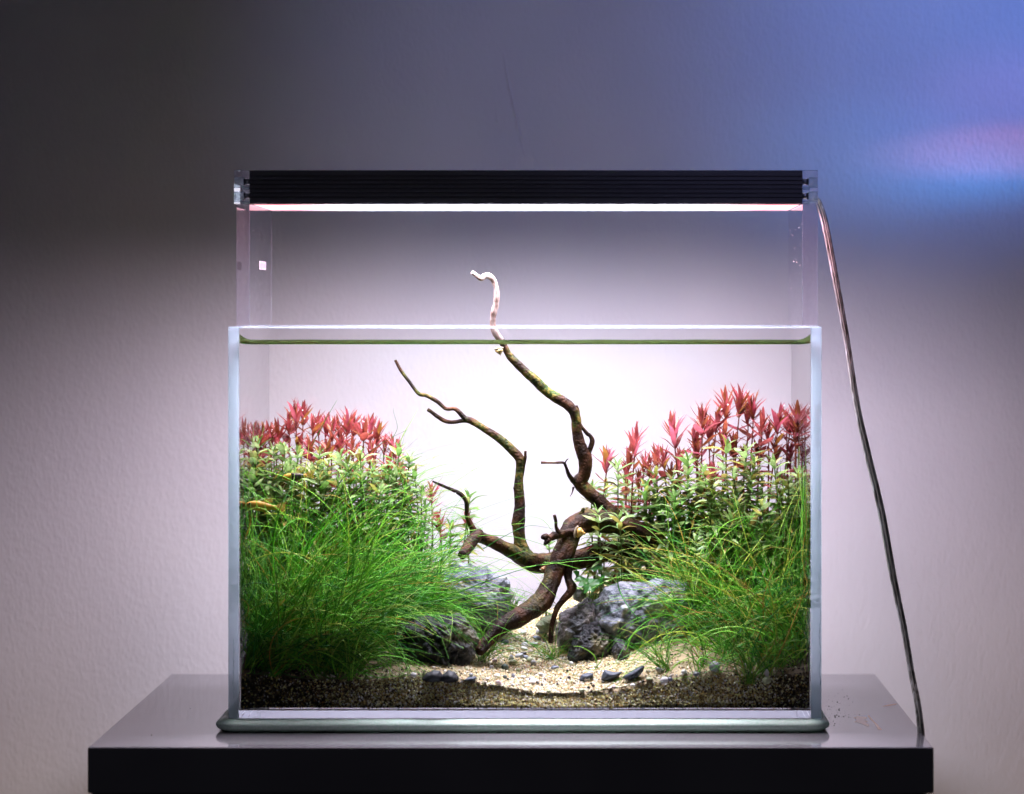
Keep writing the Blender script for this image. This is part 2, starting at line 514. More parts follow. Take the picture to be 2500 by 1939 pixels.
cr = []
for _ in range(85):
    px, py = random.gauss(2035, 26), random.gauss(1735, 28)
    if px < 2012 or py < 1660 or py > 1795: continue
    cr.append(on_table(px, py) + Vector((0, 0, .0002)))
for px, py in ((465, 1730), (340, 1718), (370, 1795), (537, 1692), (549, 1676), (540, 1712), (2041, 1662), (2082, 1714), (2036, 1725), (2038, 1748)):
    cr.append(on_table(px, py) + Vector((0, 0, .0003)))
cr = np.array([p[:] for p in cr]); rr_ = .0002 + .0006 * rng.uniform(0, 1, len(cr)) ** 2.5 ** 1.0
tag(obj('soil_crumbs', *grains(cr, rr_, np.tile([.012, .010, .009], (len(cr), 1)))[:2], plain('spilled_soil', (.012, .01, .009), .8)), 'dark specks of soil scattered on the table beside the tank', 'crumbs', kind='stuff')

# ------------------------------------------------------------------ aquarium
X0, X1, Y0, Y1, Z0, Z1, T = -.3618, .2386, 3.150, 3.466, .0130, .4097, .0105
tank = empty('aquarium', ((X0 + X1) / 2, (Y0 + Y1) / 2, Z0), 'rimless clear glass aquarium planted with grass and red stems', 'aquarium')
IX0, IX1, IY0, IY1, IZ = X0 + T, X1 - T, Y0 + T, Y1 - T, Z0 + .009
box('bottom_pane', (IX0 + .0003, Y0 + .001, Z0), (IX1 - .0003, Y1 - .001, IZ), mat_realglass('thick_bottom_glass', (.93, .95, .97), 1.5), tank, .0006, 2)
v = [(IX0 + .0003, Y0, IZ + .0003), (IX1 - .0003, Y0, IZ + .0003), (IX1 - .0003, Y0, Z1 - .0015), (IX0 + .0003, Y0, Z1 - .0015)]
fv = v + [(x, IY0, z) for x, _, z in v]
obj('front_pane', fv, [(0, 1, 2, 3), (7, 6, 5, 4), (0, 4, 5, 1), (1, 5, 6, 2), (3, 7, 4, 0)], M_front, tank, False)
box('rim_edge', (IX0 + .0003, Y0, Z1 - .0014), (IX1 - .0003, IY0, Z1), M_edge, tank, .0005, 2)
v = [(IX0, IY1, IZ + .0003), (IX1, IY1, IZ + .0003), (IX1, IY1, Z1 - .0016), (IX0, IY1, Z1 - .0016)]
fv = v + [(x, Y1, z) for x, _, z in v]
obj('back_pane', fv, [(0, 1, 2, 3), (7, 6, 5, 4)], M_pane, tank, False)
box('rim_edge', (IX0, IY1, Z1 - .0015), (IX1, Y1, Z1), M_edge, tank, .0006, 2)
mf, N, L, out = new('brightening_film')  # added sheet that whitens the background seen through the water
df = N('BsdfDiffuse'); df.inputs[0].default_value = (.84, .90, .83, 1)
tl = N('BsdfTranslucent'); tl.inputs[0].default_value = (.84, .90, .83, 1)
x1 = N('MixShader'); x1.inputs[0].default_value = .5; L(df.outputs[0], x1.inputs[1]); L(tl.outputs[0], x1.inputs[2])
tr = N('BsdfTransparent'); x2 = N('MixShader'); x2.inputs[0].default_value = .09; L(tr.outputs[0], x2.inputs[1]); L(x1.outputs[0], x2.inputs[2]); L(x2.outputs[0], out.inputs[0])
WZ = CZ + (VY - 841) / F * IY0
obj('back_brightener', [(IX0 + .0005, IY1 - .0006, IZ + .001), (IX1 - .0005, IY1 - .0006, IZ + .001), (IX1 - .0005, IY1 - .0006, WZ - .0005), (IX0 + .0005, IY1 - .0006, WZ - .0005)], [(0, 1, 2, 3)], mf, tank, False)
M_side, N, L, out = new('water_backed_glass')     # light in the water meets the side glass flatly and is thrown back
t = N('BsdfTransparent'); t.inputs[0].default_value = (.97, .98, .98, 1); g = N('BsdfGlossy'); g.inputs['Roughness'].default_value = .02
lw = N('LayerWeight'); lw.inputs['Blend'].default_value = .5
mr = N('MapRange', interpolation_type='SMOOTHSTEP'); mr.inputs[1].default_value = .3; mr.inputs[2].default_value = .6; mr.inputs[3].default_value = .03; mr.inputs[4].default_value = .85
L(lw.outputs['Facing'], mr.inputs[0]); x = N('MixShader'); L(mr.outputs[0], x.inputs[0]); L(t.outputs[0], x.inputs[1]); L(g.outputs[0], x.inputs[2]); L(x.outputs[0], out.inputs[0])
for a, b in ((X0, IX0), (IX1, X1)):
    ii = IX0 if b == IX0 else IX1
    obj('water_side', [(ii + (.0003 if ii == IX0 else -.0003), y, z) for y, z in ((IY0, IZ), (IY1 - .001, IZ), (IY1 - .001, WZ), (IY0, WZ))], [(0, 1, 2, 3)], M_side, tank, False)
    v = [(a, Y0 + .006, Z0), (a, Y1, Z0), (a, Y1, Z1 - .0016), (a, Y0 + .006, Z1 - .0016)]
    fv = v + [(b, y, z) for _, y, z in v]
    obj('side_pane', fv, [(0, 1, 2, 3), (7, 6, 5, 4), (1, 5, 6, 2)], M_pane, tank, False)
    box('pane_edge', (a, Y0, Z0), (b, Y0 + .006, Z1), M_edge, tank, .0008, 2)
    box('rim_edge', (a, Y0 + .0062, Z1 - .0015), (b, Y1, Z1), M_edge, tank, .0006, 2)
M_seam = plain('dark_silicone', (.02, .09, .12), .4)
for px, ys in ((2002, (1485, 1672)), (570, (1560, 1705))):   # dark gaps in the silicone
    pts = [P(px + random.uniform(-1.6, 1.6), ys[0] + (ys[1] - ys[0]) * i / 26, Y0 - .0004) for i in range(27)]
    obj('silicone_seam', *tube(pts, [.00016 + .0005 * max(0, noise.noise(Vector((i * .45, px, 0)))) for i in range(27)], 6), M_seam, tank)

# water: its surface, and the curved rim where it climbs the glass
WZ = CZ + (VY - 841) / F * IY0
water = obj('water', [(IX0, IY0 + .005, WZ), (IX1, IY0 + .005, WZ), (IX1, IY1, WZ), (IX0, IY1, WZ)], [(0, 1, 2, 3)], glassy('water_surface', (.97, 1, .98), .9, .02), None, False)
tag(water, kind='structure')
nx = 160; prof = [(.0002, .0047), (.0006, .0036), (.0012, .0025), (.0020, .0015), (.0032, .0006), (.0052, 0)]
vv, ff = [], []
for i in range(nx + 1):
    x = IX0 + (IX1 - IX0) * i / nx
    e = min(x - IX0, IX1 - x)
    lift = .0060 * max(0, 1 - e / .013) ** 2 + .00035 * noise.noise(Vector((x * 30, 0, 0)))
    for dy, dz in prof:
        vv.append((x, IY0 + dy, WZ + dz * 1.0 + lift * (1 - dy / .006)))
K = len(prof)
for i in range(nx):
    for j in range(K - 1):
        a = i * K + j; ff.append((a, a + K, a + K + 1, a + 1))
obj('meniscus', vv, ff, mat_realglass('water_rim', (.22, .32, .11), 1.33), water)

# ------------------------------------------------------------------ lamp over the tank
LY0, LY1 = 3.200, 3.415
LZ0, LZ1 = CZ + (VY - 497) / F * LY0, CZ + (VY - 416) / F * LY0
LX0, LX1 = (609.5 - VX) / F * LY0, (1959 - VX) / F * LY0
lamp = empty('aquarium_light', ((LX0 + LX1) / 2, (LY0 + LY1) / 2, LZ0), 'long black finned LED light on clear acrylic legs above the tank', 'light')
zs = [LZ0]
prof = [(LY0, LZ0)]
H = LZ1 - LZ0
for k in range(6):                         # fine grooves along the face of the extrusion
    z = LZ0 + H * (.18 + .128 * k)
    prof += [(LY0, z - .0005), (LY0 + .0012, z - .0004), (LY0 + .0012, z + .0004), (LY0 - .0002, z + .0006), (LY0, z + .0012)]
prof += [(LY0, LZ1 - .001), (LY0 + .001, LZ1), (LY1, LZ1), (LY1, LZ0)]
obj('housing', *loft([[(x, y, z) for y, z in prof] for x in (LX0, LX1)]), M_black, lamp, False)
dz = LZ0 - .0004
for x, sg in ((LX0 - .0006, -1), (LX1 + .0006, 1)):      # added glowing strips that brighten the clear end brackets and screws
    q = [(x, LY0 + .02, LZ0 + .004), (x, LY1 - .02, LZ0 + .004), (x, LY1 - .02, LZ0 + .026), (x, LY0 + .02, LZ0 + .026)]
    me_, N, L, out = new('added_glow'); e_ = N('Emission'); e_.inputs['Color'].default_value = (.9, .88, 1, 1); e_.inputs['Strength'].default_value = 2.2; L(e_.outputs[0], out.inputs[0])
    obj('bracket_glow_strip', q, [(0, 1, 2, 3)], me_, lamp, False)
obj('diffuser', [(LX0 + .001, LY0 + .0025, dz), (LX0 + .001, LY1 - .003, dz), (LX1 - .001, LY1 - .003, dz), (LX1 - .001, LY0 + .0025, dz)], [(0, 1, 2, 3)], mat_led(), lamp, False)
for y0, y1 in ((LY0, LY0 + .002), (LY1 - .0025, LY1)):
    box('diffuser_lip', (LX0, y0, dz - .0008), (LX1, y1, LZ0 - .0001), M_acredge if y0 > LY0 else M_black, lamp)
for sgn, a, b in ((-1, (578 - VX) / F * LY0, LX0 - .0003), (1, LX1 + .0003, (1996 - VX) / F * LY0)):
    z0 = Z1 + .0003
    v = [(a, LY0 + .001, z0), (b, LY0 + .001, z0), (b, LY1 + .012, z0), (a, LY1 + .012, z0)]
    fv = v + [(x, y, LZ0 - .0005) for x, y, _ in v]
    lg = obj('leg', fv, [(0, 1, 5, 4), (1, 2, 6, 5), (2, 3, 7, 6), (3, 0, 4, 7)], M_acry, lamp, False)
    for x, y in ((a, LY0 + .001), (b, LY0 + .001), (b, LY1 + .012)):
        box('leg_edge', (x - .00012, y - .00012, z0), (x + .00012, y + .00012, LZ0 - .0006), M_acredge, lg)
    oa, ob = (a - .0028, b) if sgn < 0 else (a, b + .0004)
    br = obj('end_bracket', *loft([[(oa, LY0, z), (ob, LY0, z), (ob, LY1, z), (oa, LY1, z)] for z in (LZ0 - .0003, LZ1)]), M_acry, lamp, False)
    for x, z in ((oa, LZ1), (ob, LZ1), (oa, LZ0)):
        pass
    box('bracket_edge', (oa, LY0 - .0003, LZ1 - .0004), (ob, LY0 + .0003, LZ1 + .0001), M_acredge, br)
    xin, xout = (b - .0004, oa) if sgn < 0 else (a + .0004, ob)
    for fz in (.235, .66):                 # each screw: a thick knurled head, a dark washer and a thin shank
        z = LZ0 + H * (1 - fz) - (.06 * H)
        z = LZ1 - H * (.335 if fz < .5 else .765)
        xm = xout + (xin - xout) * .58
        for nm, xa, xb, r, mt in (('screw_head', xout, xm, .0047, M_clip), ('screw_washer', xm, xm + (xin - xm) * .22, .0036, M_black), ('screw_shank', xm + (xin - xm) * .22, xin, .0030, M_metal)):
            ys = LY0 + .011
            rg = [[(x, ys + r * math.cos(t * math.pi / 8), z + r * math.sin(t * math.pi / 8)) for t in range(16)] for x in (xa, xb)]
            obj(nm, *loft(rg), mt, br)
        box('clip', (min(xin, xm + (xin - xm) * -.1), LY0 + .003, z - .0085), (max(xin, xm + (xin - xm) * -.1), LY0 + .009, z - .0052), M_clip, br, .0006)
        box('clip', (min(xout, xm), LY0 + .004, z - .0064), (max(xout, xm), LY0 + .010, z - .0050), M_clip, br, .0005)
    if sgn < 0:
        # small printed sticker on the inner face of this leg
        y_, hw = 3.283, .0045
        def q(y, z): return (b + .0003, y, z)
        zc = CZ + (VY - 647) / F * y_
        yy0, yy1 = LX0 * F / (633 - VX), LX0 * F / (649.5 - VX)
        st = obj('sticker', [q(yy0, zc - hw), q(yy1, zc - hw), q(yy1, zc + hw), q(yy0, zc + hw)], [(0, 1, 2, 3)], plain('sticker_paper', (.22, .21, .24), .5), lg, False)
        Mi = plain('sticker_ink', (.16, .13, .22), .6)
        for t0, t1, a0, a1 in ((.1, .16, .1, .8), (.24, .36, .25, .95), (.28, .32, .0, .2), (.4, .5, .2, .55), (.44, .52, .6, .8), (.62, .66, .1, .9), (.72, .8, .3, .7), (.86, .92, 0, .75)):
            ya, yb = yy0 + (yy1 - yy0) * t0, yy0 + (yy1 - yy0) * t1
            za, zb = zc + hw - 2 * hw * a1, zc + hw - 2 * hw * a0
            obj('print_mark', [(b + .0005, ya, za), (b + .0005, yb, za), (b + .0005, yb, zb), (b + .0005, ya, zb)], [(0, 1, 2, 3)], Mi, st, False)
    # dried droplets on the acrylic
    pts = [(b if sgn < 0 else a, random.uniform(LY0 + .01, LY1), random.uniform(Z1 + .03, LZ0 - .02)) for _ in range(26)]
    tag(obj('water_spots', *grains(np.array(pts), rng.uniform(.0002, .0005, 26), np.ones((26, 3)))[:2], plain('lime_spot', (.8, .78, .85), .5), lg), kind='stuff')

# transparent twin cord hanging from the lamp
M_cord, N, L, out = new('clear_cord')
tcn = N('TexCoord'); nz = N('TexNoise'); nz.inputs['Scale'].default_value = 260; nz.inputs['Detail'].default_value = 2
mpn = N('Mapping'); mpn.inputs['Scale'].default_value = (1, 1, .12); L(tcn.outputs['Object'], mpn.inputs[0]); L(mpn.outputs[0], nz.inputs[0])
rr = ramp(N, [(.35, (.20, .18, .15)), (.5, (.50, .47, .43)), (.66, (.85, .83, .82))]); L(nz.outputs[0], rr.inputs[0])
bb = N('BsdfPrincipled'); bb.inputs['Roughness'].default_value = .28; bb.inputs['Metallic'].default_value = .3; bb.inputs['Coat Weight'].default_value = 1
L(rr.outputs[0], bb.inputs['Base Color']); L(bb.outputs[0], out.inputs[0])
cp = [(1740, 424), (1747, 436), (1760, 480), (1783, 600), (1805, 720), (1827, 860), (1850, 965), (1880, 1092), (1905, 1230), (1928, 1340), (1945, 1440), (1957, 1500), (1964, 1560), (1968, 1620), (1969, 1720)]
cp = [(x * 1.1447, y * 1.1447) for x, y in cp]
cord = empty('power_cord', P(1996, 490, 3.26), 'clear twin power cord hanging from the light beside the table', 'cord')
Ys = [3.27, 3.268, 3.262, 3.25, 3.24, 3.22, 3.21, 3.20, 3.19, 3.18, 3.165, 3.15, 3.14, 3.135, 3.13]
for k, off in enumerate((-1, 1)):
    pts = catmull([tuple(P(x + off * (4.3 + .8 * math.sin(i * 1.1)), y, Yd + off * .0004)) for i, ((x, y), Yd) in enumerate(zip(cp, Ys))], 8)
    obj('strand', *tube(pts, [.0017] * len(pts), 10), M_cord, cord)
pts = catmull([tuple(P(x + .8 * math.sin(i * 1.1), y, Yd - .0015)) for i, ((x, y), Yd) in enumerate(zip(cp, Ys))], 8)
obj('web', *tube(pts, [.0007] * len(pts), 6), plain('cord_web', (.8, .76, .68), .2), cord)

# ------------------------------------------------------------------ substrate
_fx = [(560, 1648), (650, 1652), (750, 1662), (900, 1663), (1000, 1655), (1100, 1662), (1200, 1680), (1300, 1697), (1400, 1701), (1500, 1690), (1600, 1668), (1700, 1655), (1780, 1645), (1850, 1658), (2010, 1640)]
_fX = np.array([(p[0] - VX) / F * 3.161 for p in _fx]); _fZ = np.array([CZ + (VY - p[1]) / F * 3.161 for p in _fx])
_sx = [(560, .36), (950, .34), (1120, .30), (1200, .205), (1345, .205), (1420, .28), (1600, .33), (2010, .36)]
_sX = np.array([(p[0] - VX) / F * 3.25 for p in _sx]); _sS = np.array([p[1] for p in _sx])


def ground(x, y):
    return np.interp(x, _fX, _fZ) + np.interp(x, _sX, _sS) * (y - IY0)


def ground_hit(px, py):
    for i in range(400):
        Y = IY0 + .001 + i * .00073
        p = P(px, py, Y)
        if p.z <= ground(p.x, p.y): return p
    return P(px, py, 3.44)


gx = np.linspace(IX0 + .0006, IX1 - .0006, 150); gy = np.linspace(IY0 + .0105, IY1 - .0008, 60)
vv, ff = [], []
for j, y in enumerate(gy):
    for x in gx:
        vv.append((x, y, float(ground(x, y)) + .0012 * noise.noise(Vector((x * 90, y * 90, 0)))))
nX = len(gx)
for j in range(len(gy) - 1):
    for i in range(nX - 1):
        a = j * nX + i; ff.append((a, a + 1, a + nX + 1, a + nX))
b0 = len(vv)
for x in gx: vv.append((x, IY0 + .0016, IZ + .0006))
for i in range(nX - 1): ff.append((b0 + i, b0 + i + 1, i + 1, i))
b1 = len(vv)
for y in gy: vv.append((gx[0], y, IZ + .0006))
for j in range(len(gy) - 1): ff.append((b1 + j, j * nX, (j + 1) * nX, b1 + j + 1))
b2 = len(vv)
for y in gy: vv.append((gx[-1], y, IZ + .0006))
for j in range(len(gy) - 1): ff.append((b2 + j, b2 + j + 1, (j + 1) * nX + nX - 1, j * nX + nX - 1))


def sandiness(x):
    """1 on the pale sand, 0 on the dark soil to either side."""
    return np.interp(x, [(p - VX) / F * 3.17 for p in (560, 760, 1060, 1180, 1560, 1760, 1880, 2010)], [.10, .38, .85, 1, 1, .9, .5, .10])


SAND = np.array([(.64, .54, .32), (.74, .67, .48), (.52, .40, .20), (.78, .74, .66), (.62, .62, .38), (.66, .46, .28), (.34, .28, .15), (.82, .80, .76), (.55, .58, .36), (.12, .10, .06), (.74, .70, .52)])
SOIL = np.array([(.020, .017, .014), (.035, .030, .022), (.014, .012, .011), (.06, .05, .035), (.045, .04, .02)])
va = np.array(vv); sd = sandiness(va[:, 0])[:, None]
bed = obj('sand_bed', vv, ff, M_grain, None, True, sd * np.array([.42, .33, .18]) + (1 - sd) * np.array([.02, .017, .014]))
tag(bed, kind='structure')


def pick(n, xs):
    s = sandiness(xs) > rng.uniform(0, 1, n)
    a, b = SAND[rng.integers(0, len(SAND), n)], SOIL[rng.integers(0, len(SOIL), n)]
    return np.where(s[:, None], a, b) * rng.uniform(.75, 1.2, (n, 1)), s


n = 15000
gxx = np.concatenate([rng.uniform(IX0 + .002, IX1 - .002, 5500), rng.normal(-.045, .055, n - 5500)])
gyy = IY0 + .0085 + (IY1 - IY0 - .011) * rng.uniform(0, 1, n) ** 1.5
ok = (gxx > IX0 + .002) & (gxx < IX1 - .002)
gxx, gyy = gxx[ok], gyy[ok]; n = len(gxx)
cols, isand = pick(n, gxx)
rad = rng.uniform(.0007, .00145, n) * np.where(rng.uniform(size=n) < .06, 1.6, 1)
cen = np.stack([gxx, gyy, ground(gxx, gyy) + rad * .35 + .0012 * np.array([noise.noise(Vector((x * 90, y * 90, 0))) for x, y in zip(gxx, gyy)])], 1)
o = obj('sand_grains', *grains(cen, rad, cols)[:2], M_grain, None, False, np.repeat(cols, 12, 0))
tag(o, 'loose pale sand grains over the path between the planted mounds', 'sand', kind='stuff')
n = 16000                                        # the layer seen edge on through the front glass
gxx = rng.uniform(IX0 + .002, IX1 - .002, n)
top = ground(gxx, IY0)
zz = IZ + .001 + (top - IZ - .001) * rng.uniform(0, 1, n)
cols, isand = pick(n, gxx)
deep = (rng.uniform(size=n) < .38)[:, None]
cols = np.where(deep, cols * np.array([.7, .64, .38]), np.minimum(cols * np.array([2.1, 1.95, 1.35]), .9))
rad = rng.uniform(.0007, .0015, n)
cen = np.stack([gxx, IY0 + .0008 + .0098 * (zz - IZ) / (top - IZ) - rng.uniform(0, .0012, n) * ((zz - IZ) / (top - IZ) > .12), zz], 1)
o = obj('gravel', *grains(cen, rad, cols)[:2], mat_attr('wet_grain', .25, .35, .6), None, False, np.repeat(cols, 12, 0))
tag(o, 'layer of dark and amber grains against the front glass', 'gravel', kind='stuff')


# ------------------------------------------------------------------ rocks and pebbles
def poly_rock(name, poly, Y, depth, m, parent=None, sub=6, amp=.10, seed=0, ny=0.0, face=.5):
    """A stone with the given outline seen from the front, its own thickness and a broken surface."""
    cx, cyy = np.mean([p[0] for p in poly]), (min(p[1] for p in poly) + max(p[1] for p in poly)) / 2
    C = P(cx, cyy, Y); s = Y / F
    ang, rd = [], []
    for i in range(len(poly)):
        a, b = np.array(poly[i], float), np.array(poly[(i + 1) % len(poly)], float)
        for t in np.linspace(0, 1, 24, endpoint=False):
            q = a + (b - a) * t - np.array([cx, cyy])
            ang.append(math.atan2(-q[1], q[0])); rd.append(math.hypot(*q) * s)
    o_ = np.argsort(ang); ang = np.array(ang)[o_]; rd = np.array(rd)[o_]
    ang = np.concatenate([ang - 2 * math.pi, ang, ang + 2 * math.pi]); rd = np.tile(rd, 3)
    bm = bmesh.new(); bmesh.ops.create_icosphere(bm, subdivisions=sub, radius=1)
    rs = np.mean(rd); off = Vector((seed * 7.3, seed * 3.1, seed))
    rnd = random.Random(seed)
    pl = []
    for _ in range(26):
        d = Vector((rnd.gauss(0, 1), rnd.gauss(0, 1) - .3, rnd.gauss(0, 1))).normalized(); pl.append((d, rnd.uniform(.74, .95)))
    for v in bm.verts:
        d = v.co.normalized()
        r = 1.0
        for nn, k in pl:
            c = d.dot(nn)
            if c > .25: r = min(r, k / c)
        r = 1 + (r - 1) * face
        rho = math.hypot(d.x, d.z); th = math.atan2(d.z, d.x)
        R = float(np.interp(th, ang, rd))
        # outline kept at the silhouette, facets and hollows in front of it
        w = min(1, rho ** 3)
        rr = r * (1 - w) + w * (1 + (r - 1) * .35)
        q = Vector((R * rho * math.cos(th), depth * d.y * (1 - .15 * w), R * rho * math.sin(th))) * rr
        u = q / rs * 1.9 + off
        dsp = noise.ridged_multi_fractal(u * .9, 1.0, 2.1, 4, 1.0, 2.0) - 1.0
        dsp2 = noise.noise(u * 4.3) + .5 * noise.noise(u * 9)
        q += d * rs * amp * 1.5 * (.6 * dsp + .4 * dsp2) * (1 - .55 * w)
        v.co = q
    me = bpy.data.meshes.new(name); bm.to_mesh(me); bm.free()
    me.polygons.foreach_set('use_smooth', np.full(len(me.polygons), True)); me.materials.append(m)
    o = link(name, me, parent)
    o.location = C
    return o


M_rock = mat_rock('grey_rock', (.035, .04, .05), (.16, .175, .21), (.36, .365, .39), 1, .08)
M_rock2 = mat_rock('pitted_rock', (.025, .025, .027), (.14, .14, .147), (.36, .35, .34), .4, .3)
M_rock3 = mat_rock('mossy_rock', (.007, .008, .010), (.026, .029, .034), (.08, .08, .082), .4, .45)
tag(poly_rock('rock', [(1440, 1515), (1457, 1468), (1480, 1436), (1512, 1418), (1565, 1414), (1604, 1401), (1636, 1409), (1683, 1421), (1701, 1448), (1712, 1500), (1705, 1570), (1680, 1625), (1560, 1632), (1500, 1590), (1462, 1560)], 3.285, .042, M_rock, seed=3, amp=.125, face=1.0),
    'largest grey rock with white veins, sloping up to the grass', 'rock')
tag(poly_rock('rock', [(1354, 1540), (1364, 1497), (1405, 1480), (1432, 1457), (1463, 1466), (1482, 1500), (1478, 1560), (1450, 1592), (1400, 1600), (1360, 1582)], 3.295, .034, M_rock2, seed=8, amp=.12),
    'pale pitted rock between the thin root and the largest rock', 'rock')
tag(poly_rock('rock', [(1424, 1522), (1400, 1552), (1387, 1585), (1383, 1628), (1440, 1640), (1497, 1634), (1512, 1596), (1497, 1538), (1455, 1514)], 3.268, .026, M_rock3, seed=5, amp=.17, face=.9),
    'dark moss stained rock leaning at the foot of the largest rock', 'rock')
tag(poly_rock('rock', [(1500, 1556), (1524, 1562), (1540, 1590), (1549, 1615), (1543, 1634), (1503, 1634), (1494, 1590)], 3.25, .02, M_rock3, seed=15, sub=5, amp=.14),
    'small yellowish mossy rock behind the two slate flakes', 'rock')
tag(poly_rock('rock', [(970, 1520), (1019, 1502), (1070, 1498), (1093, 1502), (1124, 1494), (1152, 1522), (1172, 1559), (1167, 1602), (1141, 1640), (1067, 1650), (996, 1640), (966, 1588)], 3.225, .04, M_rock3, seed=9, amp=.18, face=.95),
    'dark craggy rock half buried in the tall grass, above two black stones', 'rock')
tag(poly_rock('rock', [(1120, 1372), (1150, 1380), (1175, 1392), (1189, 1382), (1206, 1404), (1234, 1406), (1246, 1423), (1243, 1438), (1256, 1450), (1246, 1468), (1261, 1492), (1240, 1540), (1100, 1545), (1040, 1490), (1050, 1420)], 3.33, .045, M_rock, seed=12, amp=.13),
    'dark rock with a pale cracked crest under the driftwood limb', 'rock')
tag(poly_rock('rock', [(1306, 1526), (1328, 1506), (1352, 1498), (1362, 1520), (1352, 1545), (1320, 1545)], 3.345, .02, mat_rock('green_rock', (.05, .08, .04), (.17, .22, .13), (.4, .43, .33), .2, .5), seed=21, sub=5, amp=.13),
    'small pale green mottled rock behind the thin root', 'rock')
tag(poly_rock('rock', [(1399, 1446), (1404, 1438), (1426, 1440), (1432, 1458), (1414, 1470), (1400, 1464)], 3.34, .015, M_rock2, seed=22, sub=5, amp=.13),
    'tiny speckled grey rock under the lobed green leaves', 'rock')

M_slate = plain('slate', (.045, .06, .085), .6)
M_blackst = plain('black_stone', (.012, .015, .02), .62)
for poly, lab, mt in (([(1412, 1662), (1420, 1647), (1437, 1642), (1448, 1645), (1449, 1653), (1434, 1658), (1422, 1663)], 'curved slate flake beside a white pebble on the sand', M_slate),
                      ([(1467, 1660), (1471, 1643), (1476, 1635), (1498, 1641), (1521, 1640), (1510, 1652), (1497, 1658), (1475, 1663)], 'broad notched slate flake lying on the sand', M_slate),
                      ([(1517, 1656), (1530, 1645), (1550, 1633), (1566, 1624), (1574, 1626), (1571, 1638), (1560, 1652), (1535, 1662)], 'pointed slate flake tilted up on the sand', M_slate),
                      ([(1029, 1660), (1040, 1645), (1058, 1636), (1074, 1638), (1083, 1650), (1080, 1664), (1050, 1666)], 'smooth black stone under the craggy rock, farther from the path', M_blackst),
                      ([(1077, 1664), (1080, 1647), (1095, 1636), (1110, 1641), (1121, 1654), (1118, 1664), (1095, 1668)], 'smooth black stone under the craggy rock, nearer to the path', M_blackst),
                      ([(1126, 1662), (1140, 1655), (1161, 1651), (1165, 1656), (1150, 1662)], 'thin slate flake nearest to the two black stones', M_slate)):
    cxm = sum(p[0] for p in poly) / len(poly); bot = max(p[1] for p in poly) - 2
    g = ground_hit(cxm, bot)
    tag(poly_rock('stone', poly, g.y, .008 if mt is M_slate else .011, mt, sub=4, amp=.025, seed=int(cxm), face=.25), lab, 'stone')

